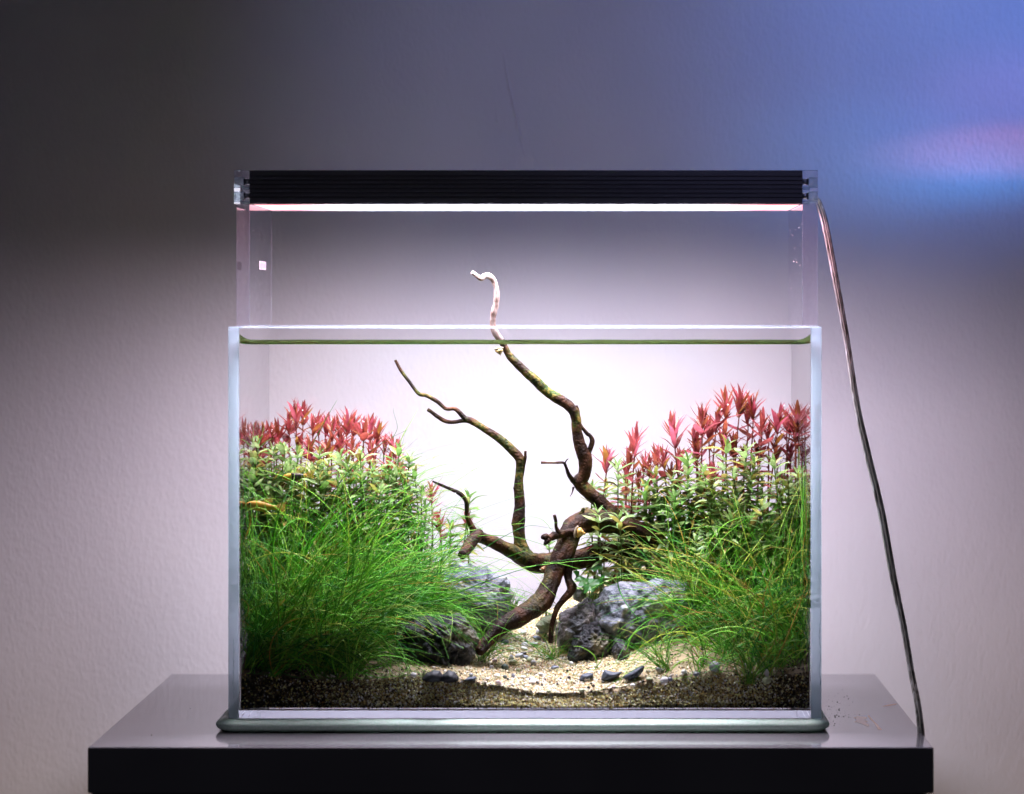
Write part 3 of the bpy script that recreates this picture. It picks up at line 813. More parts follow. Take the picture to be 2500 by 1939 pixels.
PEB = {'white': (.70, .68, .66), 'grey': (.34, .35, .36), 'blue grey': (.20, .22, .28), 'green': (.36, .40, .24), 'dark green': (.05, .075, .06), 'black': (.015, .014, .014), 'pink': (.6, .46, .44)}
M_peb = {k: plain('pebble_' + k.replace(' ', '_'), c, .45) for k, c in PEB.items()}
peb_me = {}
for k in PEB:
    peb_me[k] = []
    for s in range(2):
        bm = bmesh.new(); bmesh.ops.create_icosphere(bm, subdivisions=3, radius=1)
        for v in bm.verts:
            v.co *= 1 + .16 * noise.noise(v.co * 1.3 + Vector((s * 9, len(k), 0)))
        me = bpy.data.meshes.new('pebble'); bm.to_mesh(me); bm.free()
        me.polygons.foreach_set('use_smooth', np.full(len(me.polygons), True)); me.materials.append(M_peb[k]); peb_me[k].append(me)
plist = [(1233, 1569, 9, 5, 'dark green'), (1278, 1547, 8, 5, 'white'), (1317, 1546, 9, 7, 'grey'), (1329, 1543, 9, 4, 'green'), (1311, 1560, 9, 5, 'blue grey'), (1281, 1577, 8, 6, 'white'), (1280, 1585, 8, 4, 'white'),
         (1303, 1575, 9, 4, 'grey'), (1247, 1587, 9, 5, 'green'), (1217, 1587, 6, 4, 'white'), (1207, 1593, 4, 3, 'white'), (1295, 1593, 7, 4, 'pink'), (1268, 1604, 10, 6, 'grey'), (1249, 1608, 5, 6, 'grey'), (1284, 1607, 8, 4, 'blue grey'),
         (1296, 1614, 9, 6, 'green'), (1303, 1621, 7, 6, 'grey'), (1252, 1619, 10, 6, 'green'), (1233, 1632, 8, 8, 'dark green'), (1208, 1616, 6, 5, 'pink'), (1200, 1632, 5, 5, 'grey'), (1355, 1632, 9, 4, 'blue grey'), (1233, 1655, 5, 5, 'dark green'),
         (1253, 1653, 4, 5, 'blue grey'), (1278, 1655, 6, 3, 'white'), (1295, 1660, 4, 3, 'blue grey'), (1306, 1663, 10, 4, 'white'), (1300, 1668, 8, 4, 'white'), (1214, 1652, 7, 4, 'white'), (1217, 1670, 7, 6, 'pink'), (1253, 1675, 5, 3, 'grey'), (1278, 1597, 8, 3, 'black'),
         (1432, 1661, 8, 4, 'white'), (1610, 1638, 9, 5, 'grey'), (1670, 1643, 7, 5, 'white'), (1700, 1648, 8, 5, 'grey'), (1622, 1663, 10, 7, 'white'), (1636, 1661, 6, 5, 'blue grey'), (1585, 1660, 8, 3, 'green'), (1745, 1630, 13, 11, 'grey'), (1872, 1646, 5, 9, 'white'), (1872, 1664, 10, 8, 'green'),
         (1385, 1640, 3, 3, 'black'), (1390, 1657, 3.5, 3.5, 'black'), (1406, 1665, 2.5, 2.5, 'black'), (1443, 1671, 3, 2, 'black'), (1449, 1677, 3.5, 3.5, 'black'), (1437, 1682, 3.5, 3.5, 'black'), (1472, 1668, 3, 3, 'black'), (1330, 1661, 3, 3, 'black'), (1369, 1659, 2.7, 2.7, 'black'), (1361, 1672, 3, 3, 'black'), (1314, 1670, 3, 3, 'black'), (1324, 1675, 2.7, 2.7, 'black'), (1285, 1570, 4, 4, 'black'), (1240, 1660, 3, 3, 'black'),
         (1150, 1650, 5, 4, 'grey'), (1010, 1650, 7, 5, 'white'), (1340, 1690, 5, 3, 'green'), (1420, 1688, 7, 4, 'green'), (1265, 1638, 5, 4, 'green'), (1320, 1648, 6, 3, 'white'), (1395, 1622, 5, 4, 'white'), (1190, 1660, 5, 3, 'white'), (1545, 1675, 6, 3, 'white'), (1500, 1680, 6, 4, 'pink')]
SPECIAL = {(1745, 1630): 'rounded grey stone at the foot of the grass clump', (1872, 1646): 'upright white pebble in the dark soil corner', (1872, 1664): 'pale green pebble below the upright white pebble', (1432, 1661): 'white pebble in front of the curved slate flake',
           (1252, 1619): 'bright lime coloured pebble in the middle of the sand path', (1233, 1632): 'dark green cube shaped pebble low on the sand path', (1311, 1560): 'oval blue grey pebble high on the path beside the thin root', (1233, 1569): 'dark green pebble touching the driftwood foot',
           (1268, 1604): 'large pale grey pebble in the middle of the path'}
lastp = None
for px, py, hw, hh, kd in plist:
    g = ground_hit(px, py + hh * .5)
    s = g.y / F
    rot = Matrix.Rotation(random.uniform(-.3, .3), 4, 'Y') @ Matrix.Rotation(random.uniform(0, 6.28), 4, 'X') if hh == hw else Matrix.Rotation(random.uniform(-.25, .25), 4, 'Y')
    mw = Matrix.Translation(P(px, py, g.y) + Vector((0, -.0012, .0012))) @ rot @ Matrix.Diagonal((hw * s * 1.12, hw * s * .9, hh * s * 1.15, 1))
    nm = 'soil_ball' if kd == 'black' and hh == hw else 'pebble'
    o = link(nm, random.choice(peb_me[kd]), None, mw)
    if (px, py) in SPECIAL: tag(o, SPECIAL[(px, py)], 'pebble')
    elif nm == 'soil_ball': tag(o, 'tiny round black ball of soil lying on pale sand', 'soil ball', 'black soil balls on the sand')
    else: tag(o, f'small {kd} pebble lying loose on the pale sand', 'pebble', f'small {kd} pebbles on the sand')


# ------------------------------------------------------------------ driftwood
wood = empty('driftwood', P(1200, 1580, 3.23), 'branching dark driftwood with one bleached tip rising out of the water', 'driftwood')


def limb(name, pts, Ya, Yb, parent=wood, m=M_wood, rough=.13, sub=6, alg=.9, sides=14, groove=.0):
    n = len(pts)
    P3 = []
    for i, p in enumerate(pts):
        Y = Ya + (Yb - Ya) * i / (n - 1)
        v = P(p[0], p[1], Y)
        P3.append((v.x, v.y, v.z, p[2] * Y / F))
    c = catmull(P3, sub)
    v, f = tube([q[:3] for q in c], [max(q[3], .0002) for q in c], sides, rough * 1.2, 80, 1.0, groove)
    a0, a1 = alg if isinstance(alg, tuple) else (alg, alg)
    av = np.repeat(a0 + (a1 - a0) * np.linspace(0, 1, len(c)) ** 2, sides)[:, None] * np.ones((1, 3))
    return obj(name, v, f, m, parent, True, av)


brA = limb('branch', [(1224, 830, 8), (1233, 850, 9), (1248, 873, 9.5), (1278, 903, 11), (1307, 929, 12.5), (1334, 956, 12), (1372, 979, 13), (1396, 1000, 13), (1406, 1024, 13), (1409, 1059, 13.5), (1419, 1097, 16), (1430, 1125, 17), (1426, 1159, 15.5), (1416, 1178, 17), (1437, 1202, 17), (1463, 1225, 17.5), (1491, 1251, 19), (1530, 1290, 22)], 3.30, 3.332, alg=1.0)
limb('bleached_tip', [(1152, 665, 4.5), (1158, 669, 6), (1166, 675, 5.5), (1174, 679, 6.5), (1188, 673, 8), (1200, 679, 8), (1208, 692, 7), (1213, 712, 6.5), (1211, 740, 7), (1205, 765, 8), (1203, 785, 7.5), (1206, 806, 7.5), (1214, 820, 7.5), (1225, 833, 7.5)], 3.285, 3.30, brA, M_dry, .25, alg=(1, .12))
limb('twig', [(1436, 1108, 6), (1446, 1080, 6.5), (1442, 1066, 5), (1431, 1056, 5), (1415, 1032, 4), (1412, 1006, 4), (1407, 990, 3.5)], 3.3205, 3.315, brA, alg=.5)
t3 = limb('twig', [(1408, 1180, 8), (1398, 1173, 6.5), (1389, 1159, 5), (1381, 1137, 4), (1374, 1130, 3.5), (1349, 1130.5, 3.2), (1321, 1129.5, 3.6)], 3.325, 3.305, brA, alg=.6, rough=.35)
limb('twig', [(1379, 1131, 2), (1384, 1123, 1.4), (1388, 1120, .8)], 3.315, 3.308, brA)
limb('twig', [(1400, 1190, 3), (1397, 1203, 1.6), (1392, 1212, .9)], 3.324, 3.315, brA)
brB = limb('branch', [(965, 879, 3.4), (979, 905, 4), (997, 929, 4.4), (1021, 960, 4.6), (1042, 966, 4.8), (1068, 981, 5), (1089, 998, 5), (1112, 999, 5.4), (1134, 1020, 6.5), (1151, 1028, 8), (1183, 1047, 9), (1219, 1071, 10), (1248, 1096, 11.5), (1266, 1115, 11), (1271, 1133, 11), (1268, 1159, 10.5), (1266, 1190, 12), (1268, 1218, 12), (1269, 1246, 14), (1267, 1270, 16), (1267, 1292, 15), (1269, 1320, 15), (1276, 1345, 19), (1285, 1362, 22)], 3.32, 3.316, alg=.75)
limb('twig', [(1044, 1000, 5), (1052, 1005, 5), (1065, 1015, 5), (1086, 1028, 5.4), (1107, 1031, 5.2), (1133, 1027, 5.2), (1152, 1030, 6)], 3.315, 3.32, brB, alg=.3)
limb('twig', [(1274, 1160, 5), (1279, 1135, 4.2), (1282, 1119, 4), (1283, 1101, 3)], 3.317, 3.314, brB, alg=.2)
brC = limb('branch', [(1056, 1175, 2.5), (1078, 1185, 3.6), (1104, 1196, 4.5), (1125, 1207, 5.2), (1137, 1223, 5.2), (1139, 1242, 5.2), (1141, 1261, 6), (1151, 1284, 8), (1158, 1303, 12), (1166, 1318, 15)], 3.27, 3.285, alg=.7)
limb('cut_stub', [(1170, 1302, 14), (1158, 1316, 15.5), (1146, 1332, 14.5), (1133, 1349, 13.5), (1128, 1356, 11)], 3.285, 3.25, alg=.7)
limb('limb', [(1160, 1312, 13), (1180, 1314, 14), (1212, 1328, 15.5), (1248, 1346, 18), (1279, 1364, 21), (1307, 1374, 24), (1335, 1377, 25), (1378, 1371, 26), (1425, 1362, 28), (1472, 1350, 26), (1540, 1342, 24), (1600, 1338, 20)], 3.285, 3.36, alg=.45, groove=.3, sides=22)
limb('trunk', [(1600, 1318, 20), (1550, 1292, 23), (1491, 1278, 27), (1448, 1272, 29), (1415, 1279, 29), (1393, 1300, 28), (1384, 1329, 26), (1369, 1364, 26), (1355, 1397, 25), (1342, 1430, 25), (1328, 1461, 26), (1304, 1484, 26), (1271, 1505, 24), (1236, 1524, 21), (1207, 1548, 18), (1184, 1574, 15), (1168, 1592, 12)], 3.335, 3.215, alg=.32, groove=.4, sides=26)
limb('broken_stub', [(1428, 1298, 7), (1400, 1297, 10), (1372, 1304, 11), (1350, 1311, 10), (1338, 1316, 9), (1332, 1311, 9), (1326, 1312, 6)], 3.292, 3.262, alg=.15, rough=.5)
limb('twig', [(1364, 1300, 6), (1358, 1288, 4.5), (1357, 1272, 4), (1353, 1258, 4)], 3.277, 3.272, alg=.1)
limb('knot', [(1419, 1262, 9), (1421, 1252, 6), (1424, 1244, 4.5), (1427, 1242, 2)], 3.303, 3.300, alg=.6)
limb('knot', [(1340, 1318, 7), (1333, 1325, 6), (1329, 1331, 3)], 3.266, 3.262, alg=.1)
limb('root', [(1384, 1370, 15), (1386, 1395, 12), (1388, 1416, 10), (1396, 1434, 12), (1391, 1448, 10), (1377, 1462, 8.5), (1362, 1482, 7.5), (1355, 1499, 6.5), (1348, 1526, 6), (1345, 1552, 6), (1344, 1570, 5)], 3.283, 3.262, alg=.15)
limb('knot', [(1262, 1285, 7), (1254, 1282, 5), (1250, 1276, 2)], 3.316, 3.313, alg=.3)
limb('knot', [(1262, 1194, 6), (1257, 1193, 4), (1254, 1191, 2)], 3.316, 3.313, alg=.3)


# ------------------------------------------------------------------ stem plants: every leaf its own part
def leaf_mesh(name, m, w, droop, fold, seed, blunt=False):
    r = random.Random(seed); v, f = [], []
    NU = 6
    for i in range(NU + 1):
        t = i / NU
        ww = w * (math.sin(math.pi * min(1, (t * .94 + .04)) ** (.75 if not blunt else .9)) ** (.8 if not blunt else .6))
        z = -droop * t * t + .03 * math.sin(t * 6 + seed)
        tw = .15 * math.sin(seed + t * 2)
        v += [(t, -ww, z + fold * ww + tw * ww), (t, 0, z), (t, ww, z + fold * ww - tw * ww)]
    for i in range(NU):
        a = i * 3
        f += [(a, a + 3, a + 4, a + 1), (a + 1, a + 4, a + 5, a + 2)]
    return mesh(name, v, f, m)


RED_L = [leaf_mesh('leaf', M_red, .085 + .018 * (s % 3), .06 + .09 * (s % 4), .35, s) for s in range(8)]
RED_R = [leaf_mesh('leaf', M_red, .26, .1 + .1 * s, .2, s + 20, True) for s in range(3)]
M_mid = mat_leaf('olive_leaf', [(0, (.16, .17, .04)), (.3, (.22, .22, .05)), (.55, (.24, .13, .04)), (.8, (.14, .20, .05)), (1, (.28, .22, .06))], .4)
MID_L = [leaf_mesh('leaf', M_mid, .11 + .02 * (s % 3), .12 + .12 * (s % 4), .3, s + 70) for s in range(6)]
GRN_L = [leaf_mesh('leaf', M_green, .13 + .015 * (s % 3), .15 + .11 * (s % 4), .3, s + 40, True) for s in range(8)]


def put_leaf(me, base, d, length, parent, rollr, width=1.0):
    d = d.normalized()
    up = Vector((0, 0, 1)) - d * d.z
    if up.length < .2: up = Vector((rollr.gauss(0, 1), rollr.gauss(0, 1), .1)); up -= d * up.dot(d)
    up = (up.normalized() + .3 * Vector((rollr.gauss(0, 1), rollr.gauss(0, 1), 0)))
    up = (up - d * up.dot(d)).normalized()
    s = up.cross(d)
    M = Matrix(((d.x * length, s.x * length * width, up.x * length, base.x), (d.y * length, s.y * length * width, up.y * length, base.y), (d.z * length, s.z * length * width, up.z * length, base.z), (0, 0, 0, 1)))
    o = bpy.data.objects.new('leaf', me)
    COL.objects.link(o)
    o.parent = parent
    o.matrix_local = Matrix.Translation(-parent.location) @ M
    if me in RED_L: TIPS.append((base + d * length * rollr.uniform(.3, .9))[:])
    return o


TIPS = []


def stem_plant(kind, px, py, Y, label, group=None, length=None, size=1.0, lean=0.0, seed=0, bend=0.0):
    r = random.Random(seed * 977 + 5)
    red = kind == 'red'
    tip_px = (26 if red else 12) * size
    s = Y / F
    top = P(px, py + tip_px, Y)
    gz = float(ground(np.clip(top.x - lean * .1, IX0, IX1), Y))
    Lg = length if length else max(.03, top.z - gz + .005)
    Lg = min(Lg, top.z - gz + .01)
    K = 7
    pts = []
    for i in range(K + 1):
        t = i / K
        pts.append(Vector((np.clip(top.x - lean * Lg * t + bend * Lg * t * t + .004 * math.sin(seed + t * 4) * t, IX0 + .002, IX1 - .002), np.clip(Y + .004 * math.sin(seed * 2 + 3 * t) * t, IY0 + .004, IY1 - .003), top.z - Lg * t)))
    base = pts[-1]
    name = 'red_stem_plant' if red else 'green_stem_plant'
    e = empty(name, base, label, 'aquatic plant', group)
    cc = catmull([p[:] for p in pts], 2)
    rad = [(.0006 + .0007 * (i / (len(cc) - 1))) * (1.1 if red else 1) for i in range(len(cc))]
    obj('stem', *tube(cc, rad, 6), M_redstem if red else M_grnstem, e)
    cc = [Vector(p) for p in cc]

    def at(dist):
        d = dist / Lg * (len(cc) - 1); i = min(int(d), len(cc) - 2); return cc[i].lerp(cc[i + 1], d - i)
    axis = (cc[0] - cc[2]).normalized()
    a0 = r.uniform(0, 6.28)

    def spread_dir(az, pol):
        h = Vector((math.cos(az), math.sin(az) * .8, 0))
        return (axis * math.cos(pol) + h * math.sin(pol)).normalized()
    if red:
        nh = r.randint(12, 16)
        for i in range(nh):
            az = a0 + i * 2.4; k = i / nh
            pol = .06 + .50 * k + r.uniform(-.10, .12)
            put_leaf(RED_L[r.randrange(8)], at(.0004 + .013 * k * size), spread_dir(az, pol), (.009 + .011 * math.sin(1.2 * k + .5)) * size * r.uniform(.7, 1.25), e, r)
        dist = .013 * size; lay = 0
        end = min(Lg * .8, .06 * size + .02)
        while dist < end:
            for j in range(2 if lay % 2 else 3):
                az = a0 + lay * 1.57 + j * 2.2 + r.uniform(-.3, .3)
                pol = min(1.75, .75 + .16 * lay) + r.uniform(-.2, .2)
                if r.random() < .12 + .06 * lay: continue
                put_leaf(RED_R[r.randrange(3)] if r.random() < .18 else RED_L[r.randrange(8)], at(dist), spread_dir(az, pol), r.uniform(.012, .019) * size, e, r)
            dist += r.uniform(.007, .010) * size; lay += 1
        while dist < Lg * .86:                  # older olive and bronze leaves lower on the stem
            for j in range(r.choice((2, 2, 3))):
                put_leaf(MID_L[r.randrange(6)], at(dist), spread_dir(r.uniform(0, 6.28), r.uniform(.9, 1.75)), r.uniform(.011, .021), e, r)
            dist += r.uniform(.006, .0095)
    else:
        for i in range(4):
            put_leaf(GRN_L[r.randrange(8)], at(.0006), spread_dir(a0 + i * 1.57, .25 + .12 * i), .011 * size * r.uniform(.8, 1.2), e, r)
        dist = .005 * size; lay = 0
        end = min(Lg * .93, .12 * size)
        while dist < end:
            nl = 3 if r.random() < .3 else 4
            for j in range(nl):
                az = a0 + lay * .9 + j * 6.283 / nl + r.uniform(-.25, .25)
                pol = min(1.55, .85 + .14 * lay) + r.uniform(-.15, .15)
                if lay > 3 and r.random() < .15: continue
                put_leaf(GRN_L[r.randrange(8)], at(dist), spread_dir(az, pol), r.uniform(.0135, .020) * size, e, r)
            dist += r.uniform(.0056, .0082) * size; lay += 1
    return e


LB = 'red leaved stem crowded among others behind the grass and yellow fish'
RB = 'red leaved stem crowded among others behind the green stems and largest rock'
RED = [  # px, py, Y, size, own label
    (606, 1036, 3.36, .9, None), (638, 1046, 3.345, 1, None), (656, 1034, 3.37, .9, None), (664, 1040, 3.35, 1, None), (679, 1031, 3.36, 1, None), (706, 1003, 3.37, 1.05, None), (722, 975, 3.35, 1.25, 'tallest bushy red stem above the yellow fish, dotted with bubbles'), (741, 984, 3.375, 1, None),
    (765, 1012, 3.36, 1, None), (776, 1010, 3.38, 1, None), (797, 1010, 3.37, 1.05, None), (812, 1021, 3.35, 1, None), (824, 1016, 3.38, .95, None), (847, 1002, 3.36, 1.15, 'second tallest red stem of the thicket behind the tall grass'), (864, 1009, 3.38, 1, None), (888, 1019, 3.35, 1.05, None),
    (906, 1018, 3.37, 1.05, None), (924, 1029, 3.36, 1.1, None), (940, 1060, 3.37, .95, None), (957, 1062, 3.355, 1, None), (968, 1074, 3.365, .9, None),
    (690, 1075, 3.34, 1, None), (755, 1065, 3.34, 1.05, None), (800, 1072, 3.335, 1, None), (860, 1066, 3.34, 1, None), (905, 1078, 3.335, 1, None), (730, 1060, 3.35, 1, None), (835, 1055, 3.345, 1, None), (640, 1090, 3.345, .9, None), (950, 1105, 3.34, .9, None), (985, 1130, 3.35, .8, None),
    (1053, 1178, 3.345, .95, 'small red stem beside the thin driftwood branch tip over the grass'), (1071, 1246, 3.335, 1.0, 'dark red stem under the thin driftwood branch tip'), (1140, 1250, 3.35, .7, 'spindly red shoot close behind the thin curved driftwood branch'), (1000, 1190, 3.35, .8, None),
    (1484, 1091, 3.345, 1.2, 'pink red stem standing nearest to the forked driftwood branch'), (1553, 1042, 3.35, 1.35, 'lone tall red stem second from the forked branch, spreading leaves'), (1537, 1092, 3.36, 1.0, None), (1525, 1124, 3.365, .9, None), (1574, 1106, 3.37, .9, None), (1585, 1112, 3.35, 1.0, None), (1603, 1092, 3.375, 1.05, None), (1619, 1089, 3.355, 1.05, None),
    (1645, 1014, 3.35, 1.5, 'tall pink crowned red stem apart from the tallest clump, full of bubbles'), (1695, 1040, 3.36, 1.0, None), (1714, 985, 3.35, 1.4, None), (1730, 1022, 3.37, 1.05, None), (1751, 991, 3.36, 1.2, None), (1773, 953, 3.355, 1.35, 'broad leaved red stem just beside the tallest red stem'), (1808, 943, 3.36, 1.4, 'tallest red stem of all, near the bare end of the tank'), (1828, 978, 3.375, 1.1, None), (1840, 962, 3.365, 1.2, None), (1861, 1003, 3.35, 1.2, None),
    (1876, 1030, 3.37, 1.0, None), (1902, 993, 3.36, 1.25, None), (1921, 996, 3.375, 1.1, None), (1944, 986, 3.35, 1.1, 'red stem with yellowish leaves closest to the tank corner'), (1930, 1008, 3.38, 1.0, None), (1960, 1030, 3.36, .95, None), (1742, 1127, 3.33, 1.0, None), (1790, 1060, 3.37, 1.05, None), (1700, 1080, 3.375, 1.05, None), (1815, 1090, 3.37, 1.05, None),
    (1660, 1100, 3.37, 1, None), (1850, 1080, 3.37, 1, None), (1895, 1070, 3.37, 1, None), (1765, 1040, 3.38, 1.0, None), (1640, 1130, 3.36, .9, None), (1930, 1075, 3.365, 1, None), (1560, 1150, 3.37, .9, None)]
for i, (px, py, Y, sz, lab) in enumerate(RED):
    left = px < 1300
    stem_plant('red', px, py, Y, lab or (LB if left else RB), None if lab else ('red stems behind the tall grass' if left else 'red stems behind the green stems'), None, sz, random.uniform(-.12, .12), i + 1, random.uniform(-.1, .1))

LG = 'pale green stem poking out of the tall grass below the red stems'
RG = 'pale green stem in the thicket between red stems and driftwood'
GRN = [(630, 1072, 3.31, 1, None), (668, 1090, 3.30, 1, None), (692, 1084, 3.305, 1.1, None), (728, 1097, 3.30, 1.05, None), (650, 1120, 3.29, 1, None), (780, 1098, 3.31, 1, None), (830, 1104, 3.31, .9, None), (880, 1098, 3.30, 1.1, None), (975, 1088, 3.31, 1.1, 'pale green stem standing highest at the inner end of the grass mound'), (1000, 1110, 3.32, .9, None),
       (700, 1135, 3.285, 1.1, None), (760, 1140, 3.285, 1, None), (800, 1125, 3.29, 1, None), (850, 1140, 3.29, 1, None), (910, 1130, 3.29, 1, None), (950, 1150, 3.30, 1, None), (1012, 1148, 3.31, 1, None), (1030, 1190, 3.31, .9, None), (615, 1110, 3.29, 1, None), (990, 1180, 3.30, 1, None), (690, 1190, 3.27, 1, None), (745, 1180, 3.275, 1, None), (640, 1170, 3.285, 1, None), (1040, 1230, 3.31, .9, None), (1000, 1240, 3.3, .9, None), (610, 1150, 3.28, 1.1, None), (665, 1150, 3.285, 1.1, None), (720, 1145, 3.28, 1.1, None), (780, 1160, 3.28, 1.1, None), (825, 1165, 3.28, 1.1, None), (880, 1155, 3.285, 1.1, None), (930, 1185, 3.28, 1, None), (970, 1140, 3.30, 1, None), (625, 1205, 3.27, 1, None),
       (1146, 1204, 3.34, 1.15, 'single pale green stem just behind the thin curved branch'), (1340, 1315, 3.35, .7, 'small green shoot seen behind the broken driftwood stub'), (1100, 1275, 3.34, .9, None),
       (1509, 1127, 3.335, 1.15, None), (1446, 1178, 3.34, .9, 'thin green shoot rising close against the mossy forked branch'), (1459, 1240, 3.292, 1.0, 'green stem growing in front of the driftwood arch, nearest the snail'), (1512, 1255, 3.295, 1.0, 'green stem in front of the driftwood, second from the snail'),
       (1775, 1077, 3.32, 1.3, 'tall pale green stem rising into the red stems, thick leaved'), (1822, 1089, 3.315, 1.3, 'tall pale green stem beside the thick leaved one among red stems')]
rq = random.Random(5)
for px, py in ((1547, 1197), (1606, 1182), (1624, 1221), (1677, 1179), (1710, 1171), (1763, 1194), (1792, 1147), (1834, 1147), (1860, 1224), (1907, 1197), (1946, 1145), (1575, 1235), (1590, 1280), (1650, 1245), (1690, 1240), (1735, 1225), (1800, 1215), (1745, 1270), (1830, 1260), (1880, 1270), (1925, 1245), (1540, 1290), (1480, 1180), (1575, 1180), (1650, 1200), (1720, 1140), (1860, 1160), (1890, 1120), (1960, 1190),
               (1500, 1310), (1560, 1330), (1610, 1330), (1660, 1310), (1700, 1310), (1760, 1320), (1810, 1310), (1640, 1160), (1925, 1170), (1965, 1240), (1480, 1290), (1600, 1150), (1530, 1160), (1850, 1310), (1900, 1310), (1680, 1110), (1840, 1120), (1740, 1170), (1785, 1250)):
    GRN.append((px, py, rq.uniform(3.398, 3.415) if px < 1565 else rq.uniform(3.326, 3.35) if px < 1700 else rq.uniform(3.27, 3.335), rq.uniform(.95, 1.3), None))
for k in range(44):                       # fill behind and between
    if k < 28: GRN.append((1580 + 390 * (k + rq.random()) / 28, rq.uniform(1160, 1290), rq.uniform(3.33, 3.37), rq.uniform(1.0, 1.35), None))
    else: GRN.append((600 + 400 * (k - 28 + rq.random()) / 16, rq.uniform(1120, 1210), rq.uniform(3.30, 3.335), rq.uniform(.95, 1.25), None))
for i, (px, py, Y, sz, lab) in enumerate(GRN):
    left = px < 1300
    stem_plant('green', px, py, Y, lab or (LG if left else RG), None if lab else ('green stems among the tall grass' if left else 'green stems beside the driftwood'), None, sz, random.uniform(-.15, .15), i + 200, random.uniform(-.1, .1))

# the lobed plant under the arch
hyd = empty('lobed_plant', P(1440, 1490, 3.30), 'small plant with rounded three lobed green leaves under the driftwood', 'aquatic plant')
for cx, cyy, Y, R, rot, tilt in ((1425, 1418, 3.272, 18, .3, .55), (1455, 1384, 3.285, 14, -.2, .35), (1412, 1404, 3.28, 15, 1.1, .8), (1440, 1428, 3.262, 19, -.5, .7), (1462, 1421, 3.27, 16, -1.0, .5)):
    s = Y / F
    C = P(cx, cyy, Y); R *= 1.3
    vv = [(0, 0, 0)]
    NN = 36
    for k in range(NN):
        t = 2 * math.pi * k / NN
        r = R * s * (.62 + .38 * abs(math.cos(2.5 * t + .2)) ** .6) * (1 - .35 * math.exp(-((t - math.pi) / .25) ** 2))
        vv.append((r * math.cos(t), r * math.sin(t), -.15 * r + .1 * R * s * math.sin(5 * t)))
    ff = [(0, 1 + k, 1 + (k + 1) % NN) for k in range(NN)]
    M = Matrix.Translation(C) @ Matrix.Rotation(tilt, 4, 'X') @ Matrix.Rotation(rot, 4, 'Y') @ Matrix.Rotation(rot * 2, 4, 'Z')
    link('leaf', mesh('leaf', vv, ff, M_dkgreen), hyd, M)
    b = P(1440 + (cx - 1440) * .4, 1488, Y + .02)
    pts = catmull([C[:], (C.lerp(b, .5) + Vector((.004, 0, .004)))[:], b[:]], 5)
    obj('stalk', *tube(pts, [.0005] * len(pts), 6), M_grnstem, hyd)


# ------------------------------------------------------------------ grass
def blades(roots, d0, length, drift, droop, curl, rad, cols, K=14):
    n = len(roots)
    p = roots.copy(); d = d0 / np.linalg.norm(d0, axis=1, keepdims=True)
    path = [p.copy()]; dirs = [d.copy()]
    wob = rng.normal(size=(n, 3)) * curl[:, None]
    for k in range(K):
        t = (k + 1) / K
        d = d + drift / K + wob / K * math.sin(2.2 * t + .4) * 2 + np.array([0, 0, -1.0]) * (droop * t / K * 2)[:, None]
        d /= np.linalg.norm(d, axis=1, keepdims=True)
        p = p + d * (length / K)[:, None]
        d[:, 0] = np.where(p[:, 0] < IX0 + .003, np.abs(d[:, 0]) * .5 + .06, np.where(p[:, 0] > IX1 - .003, -np.abs(d[:, 0]) * .5 - .06, d[:, 0]))
        p[:, 1] = np.clip(p[:, 1], IY0 + .0025, IY1 - .004); p[:, 0] = np.clip(p[:, 0], IX0 + .0015, IX1 - .0015)
        if k > 1: p[:, 2] = np.maximum(p[:, 2], ground(p[:, 0], p[:, 1]) + .0012)
        path.append(p.copy()); dirs.append(d.copy())
    path = np.stack(path, 1); dirs = np.stack(dirs, 1)
    far = VX + path[:, -1, 0] / path[:, -1, 1] * F          # photo column each tip reaches
    ok = ~((far > 1185) & (far < 1440) & (rng.uniform(size=n) < .85) & (K > 10))
    ok &= path[:, :, 2].max(1) < .285 + .035 * rng.uniform(0, 1, n) ** 6      # nothing grows past the red tips but a stray few
    path, dirs, rad, cols = path[ok], dirs[ok], rad[ok], cols[ok]; n = len(path)
    ref = rng.normal(size=(n, 1, 3)); u = np.cross(dirs, np.broadcast_to(ref, dirs.shape)); u /= np.linalg.norm(u, axis=2, keepdims=True) + 1e-9
    w = np.cross(dirs, u)
    tp = np.concatenate([np.linspace(.8, 1, 4), np.linspace(1, .25, K - 3)])[None, :, None] * rad[:, None, None]
    ring = []
    for a in (0, 2.094, 4.189):
        ring.append(path + (u * math.cos(a) + w * math.sin(a) * .6) * tp)
    v = np.stack(ring, 2)                      # n,K+1,3,3
    base = np.arange(n)[:, None, None] * (K + 1) * 3 + np.arange(K)[None, :, None] * 3
    q = []
    for j in range(3):
        k2 = (j + 1) % 3
        q.append(np.stack([base + j, base + k2, base + 3 + k2, base + 3 + j], 3))
    f = np.concatenate([x.reshape(-1, 4) for x in q])
    cv = np.repeat(cols, (K + 1) * 3, 0)
    return v.reshape(-1, 3), f, cv


GC = np.array([(.08, .33, .03), (.14, .44, .04), (.22, .55, .06), (.31, .64, .09), (.05, .26, .045), (.42, .66, .12), (.50, .58, .10), (.50, .36, .08)])
GP = np.array([.18, .22, .2, .14, .12, .08, .04, .02])


def rootpts(xpx, Y):
    x = (xpx - VX) / F * Y
    x = np.clip(x, IX0 + .003, IX1 - .003)
    return np.stack([x, Y, ground(x, Y) - .002], 1)


def gcols(n, warm=0.0):
    p = GP.copy(); p[-2:] += warm; p /= p.sum()
    return np.minimum(GC[rng.choice(len(GC), n, p=p)] * rng.uniform(.6, 1.5, (n, 1)), .8)


